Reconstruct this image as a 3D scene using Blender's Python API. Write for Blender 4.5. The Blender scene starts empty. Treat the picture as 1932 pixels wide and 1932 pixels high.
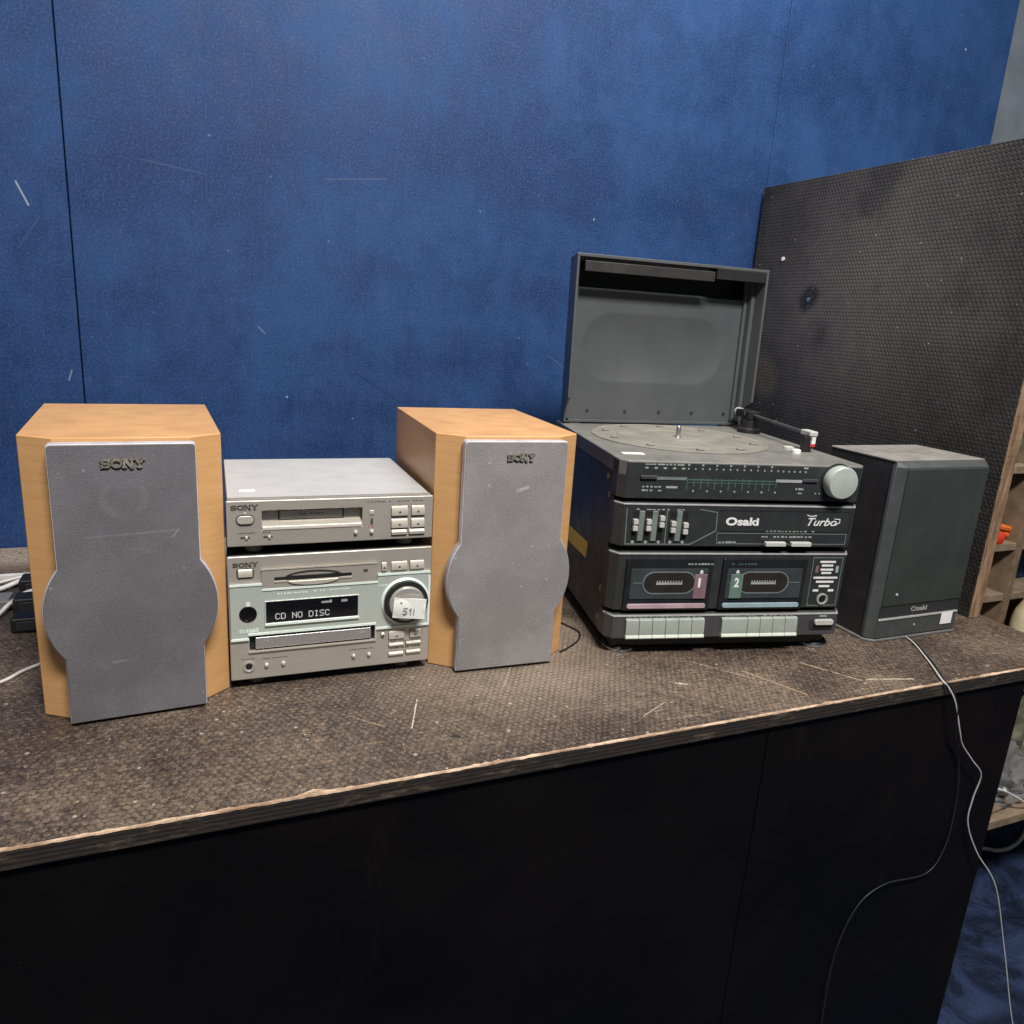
import bpy, bmesh, math, random
from mathutils import Vector, Matrix
from math import radians as R, sin, cos, pi
random.seed(7)
S = bpy.context.scene
COL = S.collection

# ------------------------------------------------------------------ camera
PITCH, ROLL, CAMZ = -0.25518, 0.06402, 0.4020
F = Vector((0, cos(PITCH), sin(PITCH))); U0 = Vector((0, -sin(PITCH), cos(PITCH))); R0 = Vector((1, 0, 0))
RX = R0*cos(ROLL) + U0*sin(ROLL); UX = -R0*sin(ROLL) + U0*cos(ROLL)
cam = bpy.data.cameras.new('camera'); camo = bpy.data.objects.new('camera', cam); COL.objects.link(camo)
camo.matrix_world = Matrix(((RX.x, UX.x, -F.x, 0), (RX.y, UX.y, -F.y, 0), (RX.z, UX.z, -F.z, CAMZ), (0, 0, 0, 1)))
cam.sensor_width = 36; cam.lens = 36*1409.25/1932; cam.clip_start = .02; cam.clip_end = 60
S.camera = camo

# ------------------------------------------------------------------ light
w = bpy.data.worlds.new('World'); S.world = w; w.use_nodes = True
bg = w.node_tree.nodes['Background']; bg.inputs[0].default_value = (.86, .92, 1, 1); bg.inputs[1].default_value = .10
def area(name, loc, target, sx, sy, power, color):
    l = bpy.data.lights.new(name, 'AREA'); l.shape = 'RECTANGLE'; l.size = sx; l.size_y = sy; l.energy = power; l.color = color
    o = bpy.data.objects.new(name, l); COL.objects.link(o); o.location = loc
    o.rotation_euler = (Vector(target) - Vector(loc)).to_track_quat('-Z', 'Y').to_euler()
    return o
area('ceiling_lamp', (.38, .96, 1.50), (.36, .98, 0), .9, .3, 12, (1, .95, .87))
area('ceiling_lamp', (.46, -.45, 2.05), (.25, .9, .1), .7, .28, 88, (1, .965, .92))
S.view_settings.view_transform = 'Standard'; S.view_settings.look = 'None'
S.view_settings.exposure = 0; S.view_settings.gamma = 1

# ------------------------------------------------------------------ mesh helpers
def bx(bm, x0, x1, y0, y1, z0, z1):
    v = [bm.verts.new(p) for p in ((x0,y0,z0),(x1,y0,z0),(x1,y1,z0),(x0,y1,z0),(x0,y0,z1),(x1,y0,z1),(x1,y1,z1),(x0,y1,z1))]
    for f in ((3,2,1,0),(4,5,6,7),(0,1,5,4),(1,2,6,5),(2,3,7,6),(3,0,4,7)): bm.faces.new([v[i] for i in f])
    return v
def prism(bm, pts, a, b, ax='y'):
    """extrude a polygon: ax 'y' = polygon in x,z from y=a to y=b; 'z' = polygon in x,y from z=a to z=b; 'x' = polygon in y,z"""
    def P(p, t): return {'y': (p[0], t, p[1]), 'z': (p[0], p[1], t), 'x': (t, p[0], p[1])}[ax]
    A = [bm.verts.new(P(p, a)) for p in pts]; B = [bm.verts.new(P(p, b)) for p in pts]
    bm.faces.new(A); bm.faces.new(B[::-1])
    n = len(pts)
    for i in range(n): bm.faces.new((A[i], B[i], B[(i+1) % n], A[(i+1) % n]))
def lathe(bm, prof, n=32, M=None):
    """profile of (radius, height) turned about z, closed at both ends, then moved by M"""
    rings = []
    M = M or Matrix()
    for r, h in prof:
        rings.append([bm.verts.new(M @ Vector((r*cos(2*pi*i/n), r*sin(2*pi*i/n), h))) for i in range(n)])
    for a, b in zip(rings, rings[1:]):
        for i in range(n): bm.faces.new((a[i], a[(i+1) % n], b[(i+1) % n], b[i]))
    bm.faces.new(rings[0][::-1]); bm.faces.new(rings[-1])
FRONT = Matrix.Rotation(pi/2, 4, 'X')      # lathe axis -> towards -y
def at(x, y, z, m=FRONT): return Matrix.Translation((x, y, z)) @ m
def tube(bm, path, r, n=8, taper=1):
    pts = [Vector(p) for p in path]; rings = []
    up = Vector((0.13, .21, 1)).normalized()
    for i, p in enumerate(pts):
        t = (pts[min(i+1, len(pts)-1)] - pts[max(i-1, 0)]).normalized()
        a = t.cross(up)
        if a.length < 1e-3: a = t.cross(Vector((1, 0, 0)))
        a.normalize(); b = t.cross(a); rr = r*(1 + (taper-1)*i/(len(pts)-1))
        rings.append([bm.verts.new(p + (a*cos(2*pi*k/n) + b*sin(2*pi*k/n))*rr) for k in range(n)])
    for a, b in zip(rings, rings[1:]):
        for k in range(n): bm.faces.new((a[k], a[(k+1) % n], b[(k+1) % n], b[k]))
    bm.faces.new(rings[0][::-1]); bm.faces.new(rings[-1])
def spline(pts, n=10):
    P = [Vector(p) for p in pts]; P = [P[0]*2-P[1]] + P + [P[-1]*2-P[-2]]; out = []
    for i in range(1, len(P)-2):
        for k in range(n):
            t = k/n; a, b, c, d = P[i-1:i+3]
            out.append(.5*((2*b) + (c-a)*t + (2*a-5*b+4*c-d)*t*t + (3*b-a-3*c+d)*t**3))
    out.append(P[-2]); return out
def strokes(bm, lines, wd, y0, y1, sh=0):
    """flat print: polylines in x,z drawn with square-ended bars between y0 and y1"""
    k = 0
    for ln in lines:
        for (x0, z0), (x1, z1) in zip(ln, ln[1:]):
            d = Vector((x1-x0, z1-z0)); L = d.length
            if L < 1e-7: continue
            d /= L; n = Vector((-d.y, d.x))*wd/2; e = d*wd*.35; o = -k*2e-6; k = (k+1) % 7
            pts = [(x0-e.x+n.x, z0-e.y+n.y), (x0-e.x-n.x, z0-e.y-n.y), (x1+e.x-n.x, z1+e.y-n.y), (x1+e.x+n.x, z1+e.y+n.y)]
            prism(bm, pts, y0+o, y1)
def plate(bm, x0, x1, z0, z1, y0, y1, holes=()):
    """a slab between y0 (front) and y1 with rectangular holes (x0,x1,z0,z1) cut right through"""
    xs = sorted({x0, x1, *[h[0] for h in holes], *[h[1] for h in holes]}); zs = sorted({z0, z1, *[h[2] for h in holes], *[h[3] for h in holes]})
    solid = {}
    for i in range(len(xs)-1):
        for j in range(len(zs)-1):
            cx, cz = (xs[i]+xs[i+1])/2, (zs[j]+zs[j+1])/2
            solid[i, j] = not any(h[0] < cx < h[1] and h[2] < cz < h[3] for h in holes)
    V = {}
    def v(i, j, s):
        if (i, j, s) not in V: V[i, j, s] = bm.verts.new((xs[i], y0 if s == 0 else y1, zs[j]))
        return V[i, j, s]
    for (i, j), ok in solid.items():
        if not ok: continue
        bm.faces.new((v(i,j,0), v(i+1,j,0), v(i+1,j+1,0), v(i,j+1,0)))
        bm.faces.new((v(i,j+1,1), v(i+1,j+1,1), v(i+1,j,1), v(i,j,1)))
        for (di, dj), (a, b) in {(-1,0): ((i,j+1),(i,j)), (1,0): ((i+1,j),(i+1,j+1)), (0,-1): ((i,j),(i+1,j)), (0,1): ((i+1,j+1),(i,j+1))}.items():
            if not solid.get((i+di, j+dj), False):
                bm.faces.new((v(*b,0), v(*a,0), v(*a,1), v(*b,1)))
def sheet(bm, x0, x1, z0, z1, nx, nz, fy, back):
    """a front-facing skin y=fy(x,z) closed to a flat back at y=back"""
    g = [[bm.verts.new((x0+(x1-x0)*i/nx, fy(x0+(x1-x0)*i/nx, z0+(z1-z0)*j/nz), z0+(z1-z0)*j/nz)) for j in range(nz+1)] for i in range(nx+1)]
    for i in range(nx):
        for j in range(nz): bm.faces.new((g[i][j], g[i+1][j], g[i+1][j+1], g[i][j+1]))
    rim = [g[i][0] for i in range(nx+1)] + [g[nx][j] for j in range(1, nz+1)] + [g[i][nz] for i in range(nx-1, -1, -1)] + [g[0][j] for j in range(nz-1, 0, -1)]
    rb = [bm.verts.new((q.co.x, back, q.co.z)) for q in rim]; n = len(rim)
    for i in range(n): bm.faces.new((rim[i], rb[i], rb[(i+1) % n], rim[(i+1) % n]))
    bm.faces.new(rb)
def rrect(x0, x1, z0, z1, r, n=6):
    out = []
    for cx, cz, a in ((x1-r, z1-r, 0), (x0+r, z1-r, 90), (x0+r, z0+r, 180), (x1-r, z0+r, 270)):
        for k in range(n+1): t = R(a + 90*k/n); out.append((cx + r*cos(t), cz + r*sin(t)))
    return out
def ring_plate(bm, outer, inner, y0, y1):
    n = len(outer)
    vs = [[bm.verts.new((p[0], y, p[1])) for p in o] for o in (outer, inner) for y in (y0, y1)]
    of, ob, if_, ib = vs
    for i in range(n):
        j = (i+1) % n
        bm.faces.new((of[i], of[j], if_[j], if_[i])); bm.faces.new((ob[j], ob[i], ib[i], ib[j]))
        bm.faces.new((of[j], of[i], ob[i], ob[j])); bm.faces.new((if_[i], if_[j], ib[j], ib[i]))
def text(bm, s, x, z, h, y, depth=.0003, width=None, bold=0, shear=0, spacing=1):
    """lettering facing -y, left-bottom at x,z, capital height h"""
    c = bpy.data.curves.new('lettering', 'FONT'); c.body = s; c.size = 1; c.extrude = 0; c.offset = bold; c.shear = shear; c.space_character = spacing; c.resolution_u = 3
    o = bpy.data.objects.new('lettering', c); COL.objects.link(o)
    dg = bpy.context.evaluated_depsgraph_get(); dg.update()
    m = bpy.data.meshes.new_from_object(o.evaluated_get(dg)); bpy.data.objects.remove(o); bpy.data.curves.remove(c)
    xs = [v.co.x for v in m.vertices]
    if xs:
        k = h/.73; x_0 = min(xs); kx = k if width is None else width/(max(xs)-x_0)
        vs = [bm.verts.new((x + (v.co.x-x_0)*kx, y, z + v.co.y*k)) for v in m.vertices]
        fs = []
        for p in m.polygons:
            try: fs.append(bm.faces.new([vs[i] for i in p.vertices]))
            except ValueError: pass
        r = bmesh.ops.extrude_face_region(bm, geom=fs)
        for e in r['geom']:
            if isinstance(e, bmesh.types.BMVert): e.co.y -= depth
    bpy.data.meshes.remove(m)
def obj(name, bm, mat, parent=None, bevel=0, seg=2, ang=35, loc=None):
    bmesh.ops.recalc_face_normals(bm, faces=bm.faces)
    m = bpy.data.meshes.new(name); bm.to_mesh(m); bm.free()
    m.materials.append(mat)
    for p in m.polygons: p.use_smooth = True
    m.set_sharp_from_angle(angle=R(ang))
    o = bpy.data.objects.new(name, m); COL.objects.link(o)
    if parent: o.parent = parent
    if loc: o.location = loc
    if bevel:
        b = o.modifiers.new('edges', 'BEVEL'); b.width = bevel; b.segments = seg; b.limit_method = 'ANGLE'; b.angle_limit = R(40); b.harden_normals = True
    return o
def B(): return bmesh.new()
def box(name, mat, parent, x0, x1, y0, y1, z0, z1, bevel=0, loc=None):
    b = B(); bx(b, x0, x1, y0, y1, z0, z1); return obj(name, b, mat, parent, bevel, loc=loc)
def tag(o, label, cat, group=None):
    o['label'] = label; o['category'] = cat
    if group: o['group'] = group
    return o
def thing(name, label, cat, loc=(0,0,0), rz=0, group=None):
    o = bpy.data.objects.new(name, None); COL.objects.link(o); o.location = loc; o.rotation_euler = (0, 0, rz); o.empty_display_size = .05
    return tag(o, label, cat, group)
def struct(o): o['kind'] = 'structure'; return o
def again(o, loc=(0,0,0), parent=None):
    c = o.copy(); COL.objects.link(c); c.location = loc
    if parent: c.parent = parent
    return c
TA = R(22.95)
def T(u, v, z=0): return Vector((u*cos(TA) - v*sin(TA), u*sin(TA) + v*cos(TA), z))

# ------------------------------------------------------------------ materials
class NT:
    def __init__(s, name):
        s.m = bpy.data.materials.new(name); s.m.use_nodes = True; s.t = s.m.node_tree; s.b = s.t.nodes['Principled BSDF']
        s.co = s.n('ShaderNodeTexCoord').outputs['Object']
    def n(s, typ, **kw):
        q = s.t.nodes.new(typ)
        for k, v in kw.items(): setattr(q, k, v)
        return q
    def L(s, a, b): s.t.links.new(a, b)
    def put(s, sock, v):
        if hasattr(v, 'is_output') or isinstance(v, bpy.types.NodeSocket): s.L(v, sock)
        else: sock.default_value = v
    def math(s, op, a, b=0., c=0.):
        q = s.n('ShaderNodeMath', operation=op)
        s.put(q.inputs[0], a); s.put(q.inputs[1], b); s.put(q.inputs[2], c); return q.outputs[0]
    def vm(s, op, a, b=(0,0,0)):
        q = s.n('ShaderNodeVectorMath', operation=op); s.put(q.inputs[0], a); s.put(q.inputs[1], b)
        return q.outputs['Value'] if op in ('LENGTH', 'DOT_PRODUCT', 'DISTANCE') else q.outputs[0]
    def noise(s, scale, detail=3, rough=.55, vec=None, dist=0):
        q = s.n('ShaderNodeTexNoise'); s.L(vec or s.co, q.inputs['Vector']); q.inputs['Scale'].default_value = scale
        q.inputs['Detail'].default_value = detail; q.inputs['Roughness'].default_value = rough; q.inputs['Distortion'].default_value = dist
        return q.outputs[0]
    def sm(s, v, a, b, lo=0., hi=1.):
        q = s.n('ShaderNodeMapRange', interpolation_type='SMOOTHSTEP'); s.put(q.inputs[0], v)
        for i, k in enumerate((a, b, lo, hi)): s.put(q.inputs[i+1], k)
        return q.outputs[0]
    def mix(s, f, a, b, mode='MIX'):
        q = s.n('ShaderNodeMix', data_type='RGBA', blend_type=mode); s.put(q.inputs[0], f)
        for sock, v in ((q.inputs[6], a), (q.inputs[7], b)): s.put(sock, (*v, 1) if isinstance(v, tuple) and len(v) == 3 else v)
        return q.outputs[2]
    def scale(s, k): return s.vm('MULTIPLY', s.co, k)
    def specks(s, scale, size, density, vec=None):
        """sparse little dots"""
        q = s.n('ShaderNodeTexVoronoi'); s.L(vec or s.co, q.inputs['Vector']); q.inputs['Scale'].default_value = scale
        sep = s.n('ShaderNodeSeparateColor'); s.L(q.outputs['Color'], sep.inputs[0])
        r = s.math('MULTIPLY', sep.outputs[1], size)
        return s.math('MULTIPLY', s.math('LESS_THAN', q.outputs['Distance'], r), s.math('LESS_THAN', sep.outputs[0], density))
    def seg(s, a, b, wd, vec=None):
        """mask of a scratch from a to b (object space)"""
        a = Vector(a); d = Vector(b) - a
        pa = s.vm('SUBTRACT', vec or s.co, tuple(a)); h = s.math('DIVIDE', s.vm('DOT_PRODUCT', pa, tuple(d)), d.length_squared)
        q = s.n('ShaderNodeClamp'); s.L(h, q.inputs[0])
        sc = s.n('ShaderNodeVectorMath', operation='SCALE'); sc.inputs[0].default_value = d; s.L(q.outputs[0], sc.inputs['Scale'])
        return s.sm(s.vm('LENGTH', s.vm('SUBTRACT', pa, sc.outputs[0])), wd, wd*.35)
    def hexes(s, size, a=0, b=1, wob=.0):
        """distance to the centre of the nearest cell of a honeycomb with pitch size, cells in the plane of axes a,b"""
        sp = s.n('ShaderNodeSeparateXYZ'); s.L(s.co, sp.inputs[0])
        x = s.math('DIVIDE', sp.outputs[a], size); y = s.math('DIVIDE', sp.outputs[b], size)
        if wob:
            x = s.math('ADD', x, s.math('MULTIPLY', s.math('SUBTRACT', s.noise(.18/size, 2), .5), wob)); y = s.math('ADD', y, s.math('MULTIPLY', s.math('SUBTRACT', s.noise(.16/size, 2), .5), wob))
        k = math.sqrt(3); ds = []
        for o in (0, .5):
            px = s.math('SUBTRACT', s.math('FLOORED_MODULO', s.math('ADD', x, o), 1.), .5)
            py = s.math('SUBTRACT', s.math('FLOORED_MODULO', s.math('ADD', y, o*k), k), k/2)
            ds.append(s.math('SQRT', s.math('ADD', s.math('MULTIPLY', px, px), s.math('MULTIPLY', py, py))))
        return s.math('MINIMUM', *ds)
    def bump(s, h, dist, strength=1.):
        q = s.n('ShaderNodeBump'); q.inputs['Strength'].default_value = strength; q.inputs['Distance'].default_value = dist
        s.L(h, q.inputs['Height']); s.L(q.outputs[0], s.b.inputs['Normal'])
    def set(s, col=None, rough=None, metal=None, spec=None):
        for k, v in (('Base Color', col), ('Roughness', rough), ('Metallic', metal), ('Specular IOR Level', spec)):
            if v is not None: s.put(s.b.inputs[k], (*v, 1) if isinstance(v, tuple) and len(v) == 3 else v)
        return s.m
def plain(name, col, rough=.5, metal=0., var=.12, sc=60, spec=.5, bump=0, dust=0., dustcol=(.42,.40,.37)):
    """plastic, paint or metal with a little unevenness, dust and grain"""
    q = NT(name); n = q.noise(sc, 4)
    dark = tuple(c*(1-var) for c in col); light = tuple(min(1, c*(1+var)) for c in col)
    c = q.mix(q.sm(n, .3, .7), dark, light)
    if dust:
        gn = q.n('ShaderNodeNewGeometry'); sp = q.n('ShaderNodeSeparateXYZ'); q.L(gn.outputs['Normal'], sp.inputs[0])
        up = q.sm(sp.outputs[2], .15, .7, .22, 1.)       # dust settles on faces that look up
        c = q.mix(q.math('MULTIPLY', q.math('MULTIPLY', q.sm(q.noise(23, 6, .7), .28, .72, .35, 1.), dust), up), c, dustcol)
    if bump: q.bump(q.noise(900, 2), bump)
    return q.set(c, q.sm(q.noise(sc*.7, 3), .2, .8, max(.02, rough-.08), min(1, rough+.08)), metal, spec)

M = {}
# bench: film-faced plywood with an anti-slip honeycomb, worn and dusty
def plywood_film(name, hexsize, a, b, low, hi, tan, dusty, rough, marks=(), speck=.10, bumpd=.0006, line=.72, wob=.6, scuffs=(), patch=None):
    q = NT(name); d = q.hexes(hexsize, a, b, wob)
    wear = q.noise(9, 5, .6); fine = q.noise(420, 4, .7); big = q.noise(3.1, 3, .5)
    base = q.mix(q.sm(q.math('ADD', q.math('MULTIPLY', fine, .6), q.math('MULTIPLY', q.noise(70, 5, .75), .4)), .36, .66), low, hi)
    base = q.mix(q.math('MULTIPLY', q.sm(q.math('ADD', q.math('MULTIPLY', big, .35), q.math('ADD', q.math('MULTIPLY', wear, .25), q.math('MULTIPLY', q.noise(120, 6, .8), .55))), .50, .70), dusty), base, tan)
    if patch:       # paler patch: sheen painted into the divider, tan middle on the bench
        base = q.mix(q.math('MULTIPLY', q.sm(q.math('ADD', q.vm('DISTANCE', q.co, patch[0]), q.math('MULTIPLY', q.noise(8, 4, .65), .22)), patch[1], .12), patch[3]), base, patch[2])
    base = q.mix(q.math('MULTIPLY', q.sm(q.noise(5.5, 5, .65), .54, .68), .55), base, low)      # old dark stains
    groove = q.math('MULTIPLY', q.sm(d, .36, .53), q.sm(q.noise(42, 4, .7), .3, .62, .12, 1.))
    base = q.mix(q.math('MULTIPLY', groove, line), base, (.022, .018, .016))
    base = q.mix(q.math('MULTIPLY', q.sm(q.noise(190, 5, .8), .52, .70), .6), base, tuple(min(1, c*1.5) for c in tan))
    base = q.mix(q.math('MULTIPLY', q.specks(140, .30, speck), .5), base, (.55, .48, .38))
    base = q.mix(q.math('MULTIPLY', q.specks(38, .07, .30), .8), base, (.50, .44, .36))
    for k_ in scuffs:
        base = q.mix(q.math('MULTIPLY', q.sm(q.noise(1.5, 4, .65, vec=q.vm('MULTIPLY', q.co, k_), dist=.8), .64, .73), .5), base, tuple(min(1, c*1.35) for c in tan))
    for p0, p1, wd, col in marks:
        base = q.mix(q.math('MULTIPLY', q.seg(p0, p1, wd), q.sm(q.noise(160, 2), .3, .55, .25, .95)), base, col)
    h = q.math('ADD', q.math('MULTIPLY', q.sm(d, .53, .30), 1.), q.math('MULTIPLY', fine, .6))
    q.bump(h, bumpd, .9)
    return q.set(base, q.sm(wear, .3, .7, rough-.1, rough+.12), 0, .45)
SC = (.60, .52, .42)
M['bench_top'] = plywood_film('worn_mesh_plywood', .0070, 0, 1, (.023,.0155,.0135), (.080,.057,.049), (.260,.192,.135), .72, .40,
    marks=[((-1.6,1.31,0),(.6,1.31,0),.085,(.36,.30,.235)), ((.20,.70,0), (.18,.645,0), .0009, SC), ((.12,.69,0),(.155,.655,0),.0008,(.35,.25,.18)), ((.60,.66,0),(.635,.59,0),.0012,(.5,.33,.22)), ((.55,.70,0),(.60,.64,0),.0010,(.45,.35,.27)),
           ((.69,.66,0),(.73,.60,0),.0014,(.5,.36,.25)), ((.42,.60,0),(.46,.62,0),.001,(.4,.3,.25)), ((.74,.60,0),(.80,.585,0),.0025,(.42,.34,.27)), ((.33,.75,0),(.30,.70,0),.0008,(.34,.28,.22)),
           ((.215,.622,0),(.219,.618,0),.0045,(.01,.01,.01)), ((.50,.655,0),(.51,.65,0),.003,(.5,.42,.33))], scuffs=((14, 120, 1), (110, 25, 1), (60, 130, 1)), patch=((.33,.80,0), .38, (.290,.230,.180), .70))
M['divider'] = plywood_film('black_mesh_plywood', .0072, 1, 2, (.009,.0085,.0085), (.021,.020,.020), (.045,.041,.037), .6, .5,
    marks=[((1.068,1.20,.56),(1.068,1.16,.60),.0013,(.30,.28,.25)), ((1.068,1.165,.50),(1.068,1.17,.535),.001,(.28,.26,.24)), ((1.068,1.16,.465),(1.068,1.15,.475),.028,(.012,.012,.012)), ((1.068,.95,.43),(1.068,.93,.40),.0012,(.2,.19,.17)), ((1.068,1.05,.61),(1.068,.99,.585),.0016,(.16,.15,.14)), ((1.068,1.26,.33),(1.068,1.24,.31),.05,(.075,.062,.045)), ((1.068,1.24,.58),(1.068,1.225,.60),.0018,(.3,.28,.26)), ((1.068,1.23,.36),(1.068,1.19,.42),.001,(.25,.23,.2))], speck=.05, bumpd=.0005, line=.75, wob=.3, patch=((1.068, 1.02, .50), .50, (.120,.110,.104), .8))  # patch paints the panel's sheen into its colour
# raw plywood edges
q = NT('raw_plywood_edge'); z = q.noise(260, 4, .7); c = q.mix(q.sm(q.noise(70, 5, .7, vec=q.scale((.35, 1, 1))), .35, .65), (.24,.15,.095), (.62,.46,.33))
c = q.mix(q.math('MULTIPLY', q.sm(z, .55, .75), .6), c, (.13,.08,.05)); q.bump(z, .0008); M['raw_edge'] = q.set(c, .8)
q = NT('dark_plywood_edge'); sp = q.n('ShaderNodeSeparateXYZ'); q.L(q.co, sp.inputs[0])
wv = q.math('SINE', q.math('MULTIPLY', sp.outputs[2], 1500.)); n1 = q.noise(55, 5, .75, vec=q.scale((.4, 1, 2)))
c = q.mix(q.sm(q.math('ADD', q.math('MULTIPLY', wv, .35), q.math('MULTIPLY', q.noise(90, 5, .8), 1.4)), .5, 1.), (.006,.0045,.004), (.026,.018,.013)); c = q.mix(q.math('MULTIPLY', q.sm(n1, .52, .7), .6), c, (.17,.12,.08)); q.bump(n1, .001); M['ply_layers'] = q.set(c, .85)
q = NT('front_board_film'); n1 = q.noise(5, 4); c = q.mix(q.sm(n1, .35, .7), (.0028,.0025,.0025), (.0050,.0040,.0037)); c = q.mix(q.math('MULTIPLY', q.sm(q.noise(2.2, 5, .7), .5, .75), .6), c, (.014,.009,.007)); c = q.mix(q.math('MULTIPLY', q.sm(q.noise(9, 6, .8, vec=q.scale((1, 1, .25))), .60, .78), .5), c, (.022,.018,.016)); c = q.mix(q.math('MULTIPLY', q.specks(60, .12, .12), .5), c, (.04,.034,.03)); M['front_board'] = q.set(c, q.sm(q.noise(7, 5, .7), .3, .7, .38, .62), 0, .16)
q = NT('divider_edge_wood'); n1 = q.noise(120, 4, .7, vec=q.scale((1, 1, .15))); c = q.mix(q.sm(n1, .35, .65), (.15,.085,.05), (.33,.21,.13)); q.bump(n1, .0006); M['divider_edge'] = q.set(c, .75)
# blue painted boards
q = NT('blue_painted_board'); big = q.noise(2.4, 4, .6); mid = q.noise(14, 5, .65); fine = q.noise(300, 3, .7); st = q.noise(60, 4, .65, vec=q.scale((1, 1, .12)))
c = q.mix(q.sm(q.math('ADD', q.math('MULTIPLY', big, .5), q.math('MULTIPLY', q.noise(7, 6, .72), .5)), .38, .62), (.0070,.029,.105), (.0165,.057,.178))
c = q.mix(q.math('MULTIPLY', q.sm(q.noise(32, 6, .78), .50, .74), .40), c, (.036,.076,.195)); c = q.mix(q.math('MULTIPLY', q.sm(fine, .44, .70), .55), c, (.062,.100,.20))
c = q.mix(q.math('MULTIPLY', q.sm(q.noise(190, 4, .8), .54, .70), .5), c, (.005,.018,.065))
for k_ in ((6, 1, 70), (70, 1, 7), (50, 1, 20)): c = q.mix(q.math('MULTIPLY', q.sm(q.noise(1.6, 3, .6, vec=q.vm('MULTIPLY', q.vm('ADD', q.co, (3.1*k_[0], 0, 1.7)), k_), dist=1.2), .68, .80), .22), c, (.085,.12,.22)); c = q.mix(q.math('MULTIPLY', q.sm(st, .52, .75), .15), c, (.012,.028,.085))
c = q.mix(q.math('MULTIPLY', q.specks(16, .040, .30), .7), c, (.30,.36,.42)); c = q.mix(q.math('MULTIPLY', q.specks(45, .085, .15), .5), c, (.16,.20,.28))
for a, b_, wd, col in [((-.235,0,.545),(-.222,0,.515),.0018,(.30,.34,.40)), ((-.24,0,.455),(-.21,0,.50),.0016,(.04,.065,.14)), ((.09,0,.36),(.10,0,.35),.0012,(.16,.2,.27)), ((.62,0,.335),(.66,0,.31),.0012,(.08,.10,.17)),
        ((-.07,0,.595),(.02,0,.585),.0014,(.05,.07,.15)), ((.25,0,.29),(.33,0,.24),.0014,(.013,.026,.07)), ((.71,0,.295),(.695,0,.27),.0012,(.16,.2,.28)), ((.20,0,.60),(.30,0,.612),.0016,(.06,.08,.16)), ((-.19,0,.265),(-.185,0,.28),.0014,(.22,.26,.33))]:
    c = q.mix(q.math('MULTIPLY', q.seg(a, b_, wd), .8), c, col)
q.bump(fine, .0003, .4); M['blue_paint'] = q.set(c, q.sm(mid, .3, .7, .5, .68), 0, .2)
M['seam_dark'] = plain('dark_gap', (.006,.008,.016), .9)
M['grey_wall'] = plain('grey_wall_paint', (.24,.28,.33), .7, sc=12)
q = NT('navy_carpet'); n1 = q.noise(9, 4, .6, dist=1.4); c = q.mix(q.sm(n1, .35, .66), (.008,.013,.034), (.03,.05,.12)); c = q.mix(q.math('MULTIPLY', q.sm(q.noise(300, 2), .5, .7), .3), c, (.06,.08,.14)); q.bump(n1, .02); M['navy'] = q.set(c, .9, 0, .2)
# beech veneer
def veneer(name, along):
    q = NT(name); k = {'z': (60, 60, 3), 'x': (4, 4, 75)}[along]
    g = q.noise(4.5, 5, .6, vec=q.scale(k), dist=.4); g2 = q.noise(5, 4, .6, vec=q.scale({'z': (160, 160, 5), 'x': (7, 7, 190)}[along])); fl = q.noise(11, 2, .5, vec=q.scale({'z': (9, 9, 40), 'x': (12, 12, 14)}[along]))
    c = q.mix(q.sm(g, .3, .7), (.570,.312,.128), (.618,.350,.152)); c = q.mix(q.math('MULTIPLY', q.sm(fl, .55, .75), .12), c, (.46,.24,.10))
    c = q.mix(q.math('MULTIPLY', q.sm(g2, .45, .75), .4), c, (.45,.235,.10))
    q.bump(g, .0001); return q.set(c, q.sm(g, .3, .7, .34, .46), 0, .5)
M['beech'] = veneer('beech_veneer', 'x')
def cloth(name, col, lint, dusty, rings=(), segs=()):
    q = NT(name); v = q.n('ShaderNodeTexVoronoi'); q.L(q.co, v.inputs['Vector']); v.inputs['Scale'].default_value = 900
    big = q.noise(14, 4, .6); c = q.mix(q.sm(big, .35, .7), tuple(x*.86 for x in col), tuple(x*1.1 for x in col))
    c = q.mix(q.math('MULTIPLY', q.sm(q.noise(500, 3, .8), .5, .72), .35), c, tuple(min(1, x*2) for x in col))
    c = q.mix(q.math('MULTIPLY', q.specks(260, .26, dusty), .5), c, lint); c = q.mix(q.math('MULTIPLY', q.specks(90, .10, dusty), .6), c, lint)
    for ce, r_, wd, k_ in rings:
        d_ = q.vm('DISTANCE', q.co, ce); m_ = q.sm(q.math('ABSOLUTE', q.math('SUBTRACT', d_, r_)), wd, 0.)
        c = q.mix(q.math('MULTIPLY', q.math('MULTIPLY', m_, q.sm(q.noise(45, 3), .42, .62)), k_), c, lint)
    for a_, b_, wd, k_ in segs: c = q.mix(q.math('MULTIPLY', q.math('MULTIPLY', q.seg(a_, b_, wd), q.sm(q.noise(60, 3), .35, .6)), k_), c, lint)
    c = q.mix(q.math('MULTIPLY', q.sm(q.noise(7, 5, .65), .5, .8), .35), c, tuple(x*1.5 for x in col))
    q.bump(v.outputs['Distance'], .0005, .5); return q.set(c, .82, 0, .25)
M['grille_dark'] = cloth('dusty_grey_cloth', (.135,.128,.140), (.34,.34,.36), .10, [((-.002,-.034,.222), .017, .006, .10), ((0,-.034,.113), .060, .004, .05)], [((-.045,-.034,.186), (.04,-.034,.189), .0016, .18), ((-.02,-.034,.062), (.0,-.034,.063), .002, .22), ((-.052,-.034,.246), (-.046,-.034,.242), .001, .6), ((.036,-.034,.182), (.042,-.034,.19), .001, .5)])
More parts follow.
